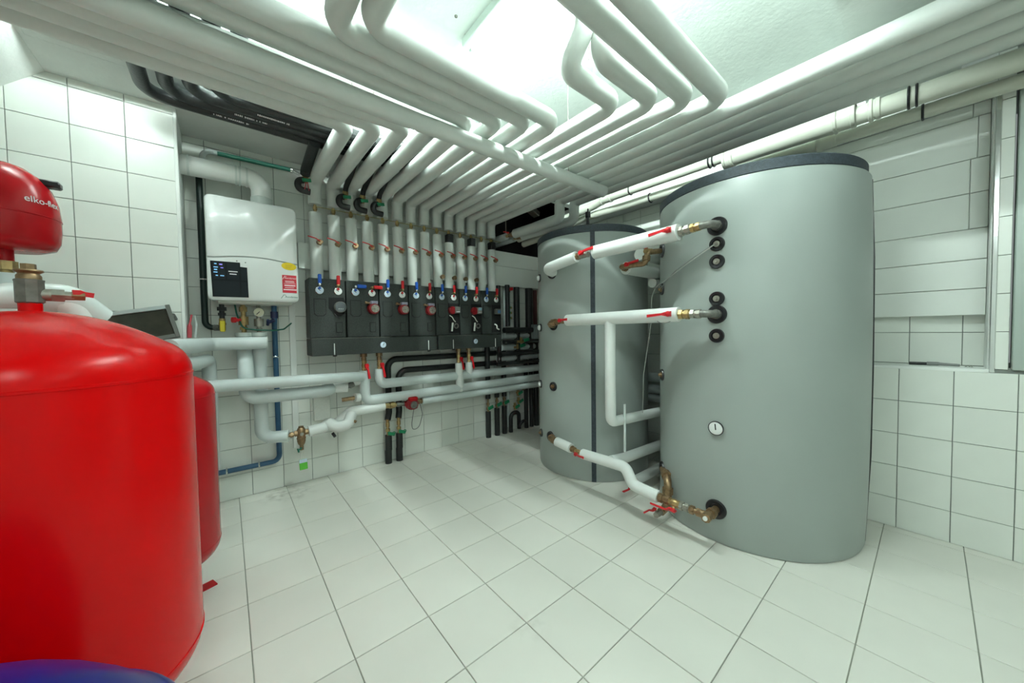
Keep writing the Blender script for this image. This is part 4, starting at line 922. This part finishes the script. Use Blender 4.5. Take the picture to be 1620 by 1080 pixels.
# rods and bits inside the shaft opening
for x, y, z0, z1 in ((1.88, 1.70, 2.2, 3.2), (1.99, 1.60, 2.31, 3.2)):
    tag(MB().cyl((x, y, z0), (x, y, z1), 0.006, n=6).build('hanger_rod', m_steel), 'thin steel rod hanging in the dark shaft opening', 'hanger', 'shaft hanger rods')
tag(MB().tube([(1.80, 1.60, 2.17), (1.79, 1.60, 2.30), (1.83, 1.62, 2.42)], 0.012, 0.1, 5, 8).build('flex_conduit', m_steel), 'curved silvery conduit at the left edge of the dark shaft opening', 'conduit')
tag(MB().obox((2.24, 1.40, 2.66), (1, 0.1, -0.35), (0, 1, 0), (0.35, 0, 1), (0.09, 0.05, 0.028), 0.006).build('metal_bracket', m_steel), 'pale metal bracket in the dark shaft opening', 'bracket')

# ------------------------------------------------------------------ storage tanks
def storage_tank(c, r, h, name_label, seam=None, nz=10):
    t = thing('storage_tank', name_label, 'tank', (c[0], c[1], 0))
    n = 96; vs = []; fs = []
    def rad(th, f):
        q = r
        if seam is not None:
            d = (math.degrees(th)-seam+180) % 360-180
            q += 0.030*math.exp(-(d/20.0)**2)*(0.35+0.65*math.sin(PI*min(1, max(0, f)))**0.5)
        return q
    prof = [(0.0, -0.012), (0.004, -0.004), (0.02, 0)]+[(k/nz*(h-0.07)+0.02, 0) for k in range(1, nz)]+[(h-0.06, 0), (h-0.052, -0.004), (h-0.050, -0.02)]
    for z, dr in prof:
        for k in range(n):
            th = 2*PI*k/n; q = rad(th, z/h)+dr
            vs.append((c[0]+q*math.cos(th), c[1]+q*math.sin(th), z))
    for a in range(len(prof)-1):
        for k in range(n):
            j = (k+1) % n; fs.append((a*n+k, a*n+j, a*n+n+j, a*n+n+k))
    MB().add(vs, fs).build('jacket', m_jacket, t)
    MB().lathe((c[0], c[1], h-0.055), (0, 0, 1), [(0, 0), (r-0.004, 0), (r+0.002, 0.003), (r+0.002, 0.052), (r-0.006, 0.060), (0, 0.062)], 96).build('lid', m_lid, t)
    return t
BC, BR = (2.03, -0.90), 0.54
big = storage_tank(BC, BR, 2.092, 'taller broad grey jacketed storage tank at the right', seam=-80)
a = R(-80); d = V((math.cos(a), math.sin(a), 0)); s_ = V((-math.sin(a), math.cos(a), 0)); o = V((BC[0], BC[1], 0))
MB().bar([o+d*(BR+0.012)+V((0, 0, 0.01)), o+d*(BR+0.030)+V((0, 0, 0.5)), o+d*(BR+0.033)+V((0, 0, 1.0)), o+d*(BR+0.030)+V((0, 0, 1.6)), o+d*(BR+0.016)+V((0, 0, 2.03))], s_, 0.016, 0.008).build('seam_strip', m_rubber, big)
MB().lathe((1.72, -0.98, 2.09), (0, 0, 1), [(0, 0), (0.022, 0), (0.022, 0.02), (0.016, 0.024), (0.016, 0.045), (0, 0.046)], 16).build('vent_plug', m_chrome, big)
for z, r, pl in ((1.795, 0.052, None), (1.696, 0.040, 'steel'), (1.599, 0.040, 'steel'), (1.393, 0.040, 'steel'), (1.305, 0.052, None), (1.185, 0.040, 'steel'), (0.194, 0.055, None)):
    rosette(big, BC, BR, 180, z, r, pl)
gauge(big, (BC[0]-BR+0.004, BC[1], 0.661), (-1, 0, 0), 0.040, m_dial, 'thermometer', ang=0.1, rim=m_rubber)
for z, pl in ((1.763, None), (1.498, 'brass'), (0.911, 'brass'), (0.255, None)):
    rosette(big, BC, BR, 131, z, 0.050 if pl is None else 0.040, pl)
SC, SR = (1.99, 0.35), 0.49
sml = storage_tank(SC, SR, 2.055, 'smaller grey jacketed storage tank with a black vertical strip')
a = R(-141); d = V((math.cos(a), math.sin(a), 0)); s_ = V((-math.sin(a), math.cos(a), 0)); o = V((SC[0], SC[1], 0))
MB().bar([o+d*(SR+0.001)+V((0, 0, 0.004)), o+d*(SR+0.001)+V((0, 0, 2.0))], s_, 0.036, 0.006).build('seam_strip', m_lid, sml)
MB().cyl((1.72, 0.17, 2.055), (1.72, 0.17, 2.17), 0.012, n=10).cyl((1.72, 0.17, 2.165), (1.72, 0.17, 2.205), 0.022, n=12).cyl((1.72, 0.17, 2.205), (1.72, 0.17, 2.235), 0.006, n=8).build('air_vent', m_rubber, sml)
rosette(sml, SC, SR, 177, 1.712, 0.052, None)
for z, ang, r, pl in ((1.272, 178, 0.045, None), (0.750, 177, 0.040, 'brass'), (0.310, 172, 0.045, None), (1.699, 150.7, 0.036, 'white'), (1.253, 152, 0.036, 'white'), (0.741, 150.6, 0.036, 'white'), (0.293, 150.8, 0.036, 'brass')):
    rosette(sml, SC, SR, ang, z, r, pl)

# ------------------------------------------------------------------ pipes joining the tanks
TX = 1.39
t = thing('tank_pipe', 'upper white insulated pipe joining the two tanks, with two red lever valves', 'pipe', (TX, -0.3, 1.70))
MB().tube([(1.505, 0.362, 1.712), (1.395, 0.345, 1.728), (TX, 0.02, 1.772)], 0.041, [0, 0.07, 0], 8, 24).build('sleeve', m_insw, t)
MB().tube([(TX, -0.145, 1.774), (TX, -0.735, 1.784)], 0.047, 0, 1, 24).build('sleeve', m_insw, t)
ball_valve(t, (TX, -0.05, 1.773), (0, 1, 0.0), (-0.9, 0, 0.25), 1.15, m_steel, m_redp, (0, -1, 0.1), 0.10)
union(MB(), (TX, 0.02, 1.772), (TX, -0.015, 1.773), 0.026).build('union', m_bronze, t)
b = MB().cyl((TX-0.02, -0.70, 1.783), (TX-0.052, -0.70, 1.79), 0.008, n=8).build('valve', m_steel, t)
MB().bar([(TX-0.055, -0.715, 1.793), (TX-0.055, -0.69, 1.793), (TX-0.068, -0.665, 1.793), (TX-0.066, -0.585, 1.785)], (0, 0, 1), [0.030, 0.028, 0.013, 0.017], 0.009).sphere((TX-0.062, -0.70, 1.793), 0.017, 12).build('lever', m_redp, b)
union(MB(), (TX, -0.735, 1.784), (TX, -0.80, 1.787), 0.030).build('union', m_steel, t)
union(MB(), (TX, -0.80, 1.787), (TX, -0.855, 1.790), 0.026).build('union', m_brass, t)
MB().tube([(TX, -0.845, 1.790), (TX+0.002, -0.908, 1.793), (1.50, -0.905, 1.795)], 0.021, 0.05, 6, 16).cyl((1.455, -0.904, 1.7945), (1.485, -0.903, 1.795), 0.028, n=8).build('elbow', m_iron, t)
t = thing('tank_pipe', 'middle white insulated pipe joining the tanks, with a branch dropping towards the floor', 'pipe', (TX, -0.3, 1.2))
MB().tube([(TX, 0.115, 1.303), (TX, -0.735, 1.310)], 0.043, 0, 1, 24).build('sleeve', m_insw, t)
MB().tube([(TX, -0.268, 1.30), (TX, -0.268, 0.590), (2.28, -0.252, 0.535)], 0.036, [0, 0.05, 0], 6, 22).build('branch_sleeve', m_insw, t)
ball_valve(t, (TX, 0.165, 1.298), (0, 1, 0), (-0.95, 0, 0.15), 1.0, m_bronze, m_redp, (0, -1, 0.05), 0.085)
MB().tube([(TX, 0.20, 1.295), (TX, 0.30, 1.285), (1.505, 0.365, 1.272)], 0.020, 0.04, 5, 14).cyl((TX, 0.235, 1.292), (TX, 0.275, 1.288), 0.030, n=6).cyl((1.43, 0.33, 1.279), (1.47, 0.348, 1.275), 0.032, n=6).build('elbow', m_bronze, t)
b = MB().cyl((TX-0.02, -0.70, 1.308), (TX-0.052, -0.70, 1.312), 0.008, n=8).build('valve', m_steel, t)
MB().bar([(TX-0.055, -0.715, 1.314), (TX-0.055, -0.69, 1.314), (TX-0.068, -0.665, 1.313), (TX-0.066, -0.575, 1.306)], (0, 0, 1), [0.030, 0.028, 0.013, 0.017], 0.009).sphere((TX-0.062, -0.70, 1.314), 0.017, 12).build('lever', m_redp, b)
union(MB(), (TX, -0.735, 1.310), (TX, -0.80, 1.309), 0.030).build('union', m_brass, t)
union(MB(), (TX, -0.80, 1.309), (TX, -0.86, 1.308), 0.027).build('union', m_steel, t)
MB().tube([(TX, -0.85, 1.308), (TX+0.002, -0.908, 1.307), (1.50, -0.905, 1.305)], 0.021, 0.05, 6, 16).cyl((1.455, -0.904, 1.306), (1.485, -0.903, 1.305), 0.028, n=8).build('elbow', m_iron, t)
MB().tube([(TX-0.03, -0.62, 1.275), (TX-0.045, -0.66, 1.255), (TX-0.03, -0.70, 1.27)], 0.002, 0.03, 4, 6).build('wire_loop', m_cable, t)
t = thing('tank_pipe', 'lowest white insulated pipe joining the tanks, kinked near the floor', 'pipe', (TX, -0.2, 0.15))
MB().tube([(1.385, 0.235, 0.334), (1.385, 0.085, 0.318)], 0.037, 0, 1, 22).build('sleeve', m_insw, t)
MB().tube([(1.385, -0.025, 0.304), (1.385, -0.385, 0.312), (1.375, -0.445, 0.215), (1.38, -0.615, 0.196)], 0.037, [0, 0.06, 0.06, 0], 7, 22).build('sleeve', m_insw, t)
MB().tube([(1.385, 0.235, 0.334), (1.39, 0.315, 0.338), (1.505, 0.395, 0.310)], 0.020, 0.04, 5, 14).cyl((1.388, 0.285, 0.338), (1.388, 0.245, 0.335), 0.030, n=8).cyl((1.44, 0.35, 0.326), (1.47, 0.37, 0.318), 0.030, n=8).build('elbow', m_bronze, t)
union(MB(), (1.385, 0.085, 0.318), (1.385, 0.045, 0.312), 0.024).build('union', m_bronze, t)
ball_valve(t, (1.385, 0.015, 0.308), (0, 1, 0), (-0.9, 0, -0.3), 0.95, m_brass, m_redp, (0, -1, 0.0), 0.085)
union(MB(), (1.38, -0.615, 0.196), (1.38, -0.69, 0.195), 0.028).build('union', m_bronze, t)
b = ball_valve(t, (1.38, -0.715, 0.195), (0, 1, 0), (-0.6, 0, -0.75), 1.2, m_brass, m_redp, (0, 1, 0.0), 0.11)
union(MB(), (1.38, -0.745, 0.195), (1.38, -0.80, 0.194), 0.026).build('union', m_steel, t)
union(MB(), (1.38, -0.80, 0.194), (1.38, -0.87, 0.193), 0.024).build('union', m_bronze, t)
MB().cyl((1.375, -0.90, 0.193), (1.50, -0.90, 0.194), 0.021, n=14).cyl((1.41, -0.90, 0.193), (1.44, -0.90, 0.193), 0.029, n=8).cyl((1.345, -0.90, 0.193), (1.375, -0.90, 0.193), 0.026, n=8).cyl((1.38, -0.865, 0.193), (1.38, -0.905, 0.193), 0.022, n=12).build('tee', m_bronze, t)
MB().cyl((1.335, -0.90, 0.193), (1.346, -0.90, 0.193), 0.012, n=10).build('drain_cap', m_dial, t)
t = thing('drain_valve', 'bronze elbow and red drain valve under the lowest tank pipe', 'valve', (1.42, -0.58, 0.05))
MB().tube([(1.665, -0.50, 0.255), (1.60, -0.555, 0.258), (1.53, -0.60, 0.235), (1.53, -0.60, 0.085), (1.44, -0.60, 0.075)], 0.024, 0.05, 6, 16).cyl((1.53, -0.60, 0.165), (1.53, -0.60, 0.20), 0.034, n=8).cyl((1.60, -0.555, 0.258), (1.575, -0.575, 0.252), 0.036, n=8).build('elbow', m_bronze, t)
ball_valve(t, (1.41, -0.60, 0.075), (1, 0, 0), (-0.2, 0.6, 0.5), 0.95, m_steel, m_redp, (-0.3, 0.6, -0.5), 0.07)
t = thing('drain_valve', 'red lever valve on the floor beside the smaller tank', 'valve', (1.62, -0.26, 0.0))
MB().tube([(2.20, -0.25, 0.075), (1.72, -0.25, 0.075)], 0.036, 0, 1, 20).build('sleeve', m_insw, t)
ball_valve(t, (1.67, -0.25, 0.072), (1, 0, 0), (0, 0, -0.7), 0.9, m_steel, m_redp, (-1, 0.1, 0), 0.10)
tag(MB().tube([(2.26, -0.252, 0.262), (1.60, -0.25, 0.285), (1.42, -0.25, 0.305)], 0.037, 0.05, 4, 20).build('gap_pipe', m_insw), 'white pipe entering the gap between the tanks just above the floor', 'pipe')
t = thing('gap_pipe', 'grey pipe stub with bronze valve between the tanks near the top', 'pipe', (1.7, -0.25, 1.62))
MB().tube([(1.615, -0.25, 1.672), (2.30, -0.25, 1.672)], 0.046, 0, 1, 22).build('sleeve', m_ins, t)
MB().cyl((1.59, -0.25, 1.672), (1.616, -0.25, 1.672), 0.026, n=8).build('plug', m_bronze, t)
ball_valve(t, (1.525, -0.33, 1.665), (0, 1, 0), (-0.9, 0, 0.2), 0.95, m_bronze, m_redp, (0, -1, 0.1), 0.10)
MB().tube([(1.60, -0.25, 1.672), (1.52, -0.27, 1.668), (1.51, -0.37, 1.664), (1.52, -0.46, 1.66), (1.53, -0.46, 1.735), (1.65, -0.49, 1.755)], 0.018, 0.03, 4, 12).cyl((1.52, -0.46, 1.68), (1.525, -0.46, 1.71), 0.026, n=8).build('elbow', m_bronze, t)
ball_valve(t, (1.545, -0.462, 1.745), (1, -0.2, 0.1), (-0.5, 0.2, 0.8), 0.9, m_brass, m_redp, (0.6, -0.5, 0.3), 0.075)
tag(MB().tube([(2.30, -0.27, 1.585), (1.97, -0.26, 1.588)], 0.035, 0, 1, 18).build('gap_pipe', m_ins), 'lower grey pipe stub between the tanks near the top', 'pipe')
tag(MB().tube([(2.30, -0.25, 1.795), (1.80, -0.25, 1.795)], 0.045, 0, 1, 18).build('gap_pipe', m_ins), 'upper grey pipe between the tanks, just behind the uppermost white pipe', 'pipe')
tag(MB().cyl((1.52, -0.295, 0.36), (1.52, -0.295, 0.70), 0.009, n=10).build('sight_tube', m_film), 'thin pale upright tube between the tanks', 'tube')
tag(MB().tube([(1.468, -0.90, 1.696), (1.42, -0.82, 1.64), (1.46, -0.68, 1.575), (1.53, -0.60, 1.54), (1.63, -0.50, 1.50)], 0.0026, 0.2, 6, 8).build('sensor_cable', m_cable), 'dark sensor cable strung across the taller tank', 'cable')
tag(MB().tube([(1.462, -0.897, 1.690), (1.42, -0.80, 1.62), (1.50, -0.62, 1.545), (1.60, -0.45, 1.49), (1.645, -0.43, 1.30), (1.66, -0.36, 0.9), (1.68, -0.34, 0.62)], 0.0022, 0.2, 6, 8).build('sensor_cable', mat('cable_pale', (0.42, 0.43, 0.40), 0.5)), 'pale sensor cable hanging down the gap between the tanks', 'cable')

# ------------------------------------------------------------------ expansion vessels
def dome(r, z0, h, n=10, up=True):
    return [(r*math.cos(PI/2*k/n), z0+(h if up else -h)*math.sin(PI/2*k/n)) for k in range(n+1)]
def shoulder(r, z0, h, rk, n=8):
    """torispherical head: knuckle of radius rk then a flatter crown rising to z0+h"""
    out = [(r-rk+rk*math.cos(R(62)*k/n), z0+rk*math.sin(R(62)*k/n)) for k in range(n+1)]
    r1, z1 = out[-1]
    for k in range(1, n+1):
        f = k/n; out.append((r1*(1-f), z1+(z0+h-z1)*(1-(1-f)**2)))
    return out
RC = (-1.047, -0.10)
t = thing('expansion_vessel', 'large bright red expansion vessel in the left foreground', 'vessel', (RC[0], RC[1], 0))
hi = shoulder(0.32, 1.115, 0.190, 0.11); lo_ = shoulder(0.32, 0, 0.145, 0.10)
prof = [(r, 0.265-z) for r, z in reversed(lo_)]+[(0.32, 0.5), (0.32, 0.8)]+hi
MB().lathe((RC[0], RC[1], 0), (0, 0, 1), prof, 80).build('shell', m_red, t)
for z, r in ((1.112, 0.3205), (0.262, 0.3205)):
    MB().lathe((RC[0], RC[1], z), (0, 0, 1), [(r-0.004, -0.006), (r+0.0015, -0.003), (r+0.0015, 0.003), (r-0.004, 0.006)], 80).build('weld_seam', m_red, t)
MB().cyl((RC[0], RC[1], 1.29), (RC[0], RC[1], 1.326), 0.021, n=20).build('neck', m_red, t)
for k in range(3):
    a = R(50+120*k); p = V((RC[0]+0.25*math.cos(a), RC[1]+0.25*math.sin(a), 0))
    f = MB().box(p.x-0.035, p.x+0.035, p.y-0.02, p.y+0.02, 0, 0.006).cyl(p, p+V((0, 0, 0.24)), 0.016, n=12).build('leg', m_red, t)
t = thing('vessel_fitting', 'grey steel tee with brass plug and red lever on top of the large red vessel', 'fitting', (RC[0], RC[1], 1.32))
MB().lathe((RC[0], RC[1], 1.318), (0, 0, 1), [(0, 0), (0.019, 0), (0.021, 0.006), (0.026, 0.010), (0.026, 0.066), (0.027, 0.068), (0.027, 0.071), (0.020, 0.073), (0.020, 0.076), (0, 0.076)], 8).build('tee', m_iron, t)
MB().lathe((RC[0], RC[1], 1.390), (0, 0, 1), [(0.022, 0), (0.022, 0.010), (0.018, 0.016), (0.026, 0.022), (0.025, 0.026), (0, 0.026)], 16).cyl((RC[0], RC[1], 1.41), (RC[0], RC[1], 1.432), 0.014, n=6).build('plug', m_bronze, t)
e = V((0.94, 0.25, 0)).normalized(); p = V((RC[0], RC[1], 1.350))
MB().cyl(p+e*0.015, p+e*0.045, 0.017, n=12).cyl(p+e*0.035, p+e*0.058, 0.019, n=6).cyl(p+e*0.055, p+e*0.075, 0.012, n=8).build('union', m_steel, t)
b = MB().cyl(p+e*0.07, p+e*0.095, 0.013, n=6).sphere(p+e*0.085, 0.012, 10).build('valve', m_bronze, t)
MB().bar([p+e*0.072+V((0, 0, 0.010)), p+e*0.086+V((0, 0, 0.011)), p+e*0.094+V((0, 0, 0.007)), p+e*0.112+V((0, 0, 0.004))], (0, 1, 0), [0.022, 0.022, 0.014, 0.014], 0.014).build('lever', m_redp, b)
t = thing('insulated_pipe', 'white pipe behind the large red vessel, its bend wrapped in clear film', 'pipe', (-1.2, 0.38, 1.28))
MB().tube([(-1.75, 0.30, 1.362), (-1.08, 0.37, 1.372), (-1.035, 0.41, 1.14)], 0.038, 0.06, 7, 22).build('sleeve', m_insw, t)
MB().tube([(-1.19, 0.37, 1.370), (-1.09, 0.38, 1.376), (-1.03, 0.44, 1.30)], 0.053, 0.05, 5, 16).build('film_wrap', m_film, t)
MB().tube([(-1.255, 0.62, 1.40), (-1.255, 0.50, 1.40), (-1.255, 0.44, 1.22)], 0.04, 0.06, 5, 20).build('branch_sleeve', m_insw, t)
S2 = (-0.906, 0.515)
t = thing('expansion_vessel', 'slimmer dark red expansion vessel behind the large one', 'vessel', (S2[0], S2[1], 0))
hi = shoulder(0.22, 0.955, 0.13, 0.075); lo_ = shoulder(0.22, 0, 0.115, 0.075)
prof = [(r, 0.265-z) for r, z in reversed(lo_)]+[(0.22, 0.5), (0.22, 0.8)]+hi
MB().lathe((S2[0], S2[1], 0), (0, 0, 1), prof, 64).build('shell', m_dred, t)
for z in (0.955, 0.268):
    MB().lathe((S2[0], S2[1], z), (0, 0, 1), [(0.216, -0.005), (0.2212, -0.002), (0.2212, 0.002), (0.216, 0.005)], 64).build('weld_seam', m_dred, t)
for k in range(3):
    a = R(20+120*k); p = V((S2[0]+0.165*math.cos(a), S2[1]+0.165*math.sin(a), 0)); q = V((math.cos(a), math.sin(a), 0)); s_ = V((-q.y, q.x, 0))
    b = MB().bar([p-q*0.03+V((0, 0, 0.003)), p+q*0.035+V((0, 0, 0.003))], s_, 0.055, 0.006)
    b.bar([p-q*0.028+V((0, 0, 0.0)), p-q*0.028+V((0, 0, 0.21))], s_, 0.05, 0.006)
    b.build('leg', m_dred, t)
# small red vessel on brass valve
K = V((-1.291, 0.631, 1.575))
t = thing('expansion_vessel', 'small round red expansion vessel with white lettering at the left edge', 'vessel', tuple(K))
prof = [(0.0, 0.0), (0.095, 0.0), (0.125, 0.012), (0.137, 0.040), (0.1415, 0.085), (0.1415, 0.145), (0.137, 0.195), (0.122, 0.250), (0.096, 0.292), (0.060, 0.322), (0.028, 0.334), (0, 0.337)]
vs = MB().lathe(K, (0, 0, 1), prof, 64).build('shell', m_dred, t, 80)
MB().lathe(K, (0, 0, 1), [(0.1405, 0.128), (0.1435, 0.130), (0.1435, 0.134), (0.1405, 0.136)], 64).build('rim_seam', m_dred, t)
cd = V((-0.638, -1.668, 0))-V((K.x, K.y, 0)); ca = math.atan2(cd.y, cd.x)
tb = text_mb('elko-flex', 0.034, 0.0004)
pts = []
for p in tb.v:
    a = ca+R(44)+p.x/0.1425; z = 0.186+p.y
    rr = 0.1415-0.0045*max(0, (z-0.145)/0.05)-0.006*max(0, (z-0.195)/0.03)+0.0012+p.z
    pts.append(V((K.x+rr*math.cos(a), K.y+rr*math.sin(a), K.z+z)))
tb.v = pts; tb.build('lettering', m_print, t)
a = ca+R(75); p = K+V((0.100*math.cos(a), 0.100*math.sin(a), 0.270)); q = V((math.cos(a), math.sin(a), 0))
MB().obox(p+q*0.018+V((0, 0, 0.008)), q, V((-q.y, q.x, 0)), (0, 0, 1), (0.030, 0.022, 0.014), 0.006).build('bracket_lug', m_rubber, t)
MB().cyl(K+V((0, 0, -0.045)), K+V((0, 0, 0.005)), 0.022, n=16).build('neck', m_dred, t)
MB().cyl(K+V((0, 0, -0.078)), K+V((0, 0, -0.045)), 0.031, n=8).cyl(K+V((0, 0, -0.10)), K+V((0, 0, -0.075)), 0.018, n=10).build('brass_nut', m_brass, t)
t = thing('insulated_pipe', 'white upright pipe carrying the small round red vessel', 'pipe', (K.x, K.y, 0.9))
MB().tube([(K.x, K.y, K.z-0.092), (K.x, K.y, 0.45)], 0.042, 0, 1, 20).build('sleeve', m_ins2, t)
# blue vessel
Bv = (-1.029, -0.813)
t = thing('pressure_vessel', 'dark blue domed vessel at the lower left corner', 'vessel', (Bv[0], Bv[1], 0))
prof = [(0, 0.0), (0.29, 0.0), (0.318, 0.02), (0.322, 0.10), (0.322, 0.47)]+shoulder(0.322, 0.491, 0.254, 0.042)
MB().lathe((Bv[0], Bv[1], 0), (0, 0, 1), prof, 64).build('shell', m_bluev, t)
MB().lathe((Bv[0], Bv[1], 0.475), (0, 0, 1), [(0.319, -0.006), (0.325, -0.003), (0.325, 0.003), (0.319, 0.006)], 64).build('rim_seam', m_bluev, t)

# ------------------------------------------------------------------ framed dark panel, film, tool
t = thing('framed_panel', 'dark glazed panel in a grey metal frame behind the large red vessel', 'panel', (-1.0, 1.16, 1.16))
cA, cB, cC, cD = V((-1.170, 1.13, 1.345)), V((-0.886, 1.16, 1.408)), V((-0.842, 1.11, 1.222)), V((-1.126, 1.08, 1.160))
def strip(p, q, w_, dirn, dep, nm, mm):
    p = V(p); q = V(q); u = (q-p).normalized(); n_ = (cB-cA).cross(cD-cA).normalized(); v = n_.cross(u)
    if v.dot(V(dirn)) < 0: v = -v
    MB().obox((p+q)/2+v*w_/2, u, v, n_, ((q-p).length/2, w_/2, dep/2), 0.002).build(nm, mm, t)
cen = (cA+cB+cC+cD)/4
strip(cA, cB, 0.022, cen-(cA+cB)/2, 0.03, 'frame_rail', m_fgrey2)
strip(cB, cC, 0.020, cen-(cB+cC)/2, 0.034, 'frame_stile', m_fgrey)
strip(cA, cD, 0.022, cen-(cA+cD)/2, 0.034, 'frame_stile', m_fgrey)
strip(cD, cC, 0.022, cen-(cC+cD)/2, 0.03, 'frame_rail', m_fgrey)
n_ = (cB-cA).cross(cD-cA).normalized()
MB().add([cA-n_*0.006, cB-n_*0.006, cC-n_*0.006, cD-n_*0.006, cA+n_*0.006, cB+n_*0.006, cC+n_*0.006, cD+n_*0.006], [(0, 1, 2, 3), (7, 6, 5, 4), (0, 4, 5, 1), (1, 5, 6, 2), (2, 6, 7, 3), (3, 7, 4, 0)]).build('pane', m_panelg, t)
for q in (cA*0.7+cD*0.3, cB*0.7+cC*0.3):
    MB().cyl(q+V((0.0, 0.012, 0)), (q.x, 1.279, q.z-0.02), 0.010, n=8).build('wall_bracket', m_fgrey, t)
tag(MB().tube([(-0.822, 1.40, 1.215), (-0.818, 1.40, 1.30), (-0.806, 1.395, 1.365)], [0.013, 0.005], 0.1, 6, 10).build('plastic_strip', m_pink), 'curled red and white plastic strip by the white corner', 'plastic')
tag(MB().tube([(-0.796, 1.42, 1.215), (-0.786, 1.42, 1.31), (-0.792, 1.41, 1.362)], [0.008, 0.004], 0.1, 6, 10).build('plastic_strip', m_film), 'clear curled plastic strip beside the red one', 'plastic')
t = thing('pocket_tool', 'dark grey pen-like tool lying on the tiled ledge', 'tool', (2.57, -1.68, 0.988))
MB().tube([(2.575, -1.585, 0.997), (2.575, -1.66, 0.998)], 0.009, 0, 1, 10).build('tip', m_rubber, t)
MB().tube([(2.575, -1.655, 0.999), (2.57, -1.70, 1.000), (2.565, -1.775, 0.997)], [0.011, 0.007], 0.1, 4, 12).build('grip', m_cable, t)
for k, (x, y) in enumerate(((2.55, -1.795), (2.56, -1.808), (2.54, -1.815))):
    tag(MB().cyl((x, y, 0.988), (x, y, 0.992), 0.006, n=8).cyl((x, y, 0.992), (x+0.006, y, 0.996), 0.003, n=6).build('screw', m_chrome), 'small shiny screw on the ledge beside the tool', 'screw', 'screws on the ledge')
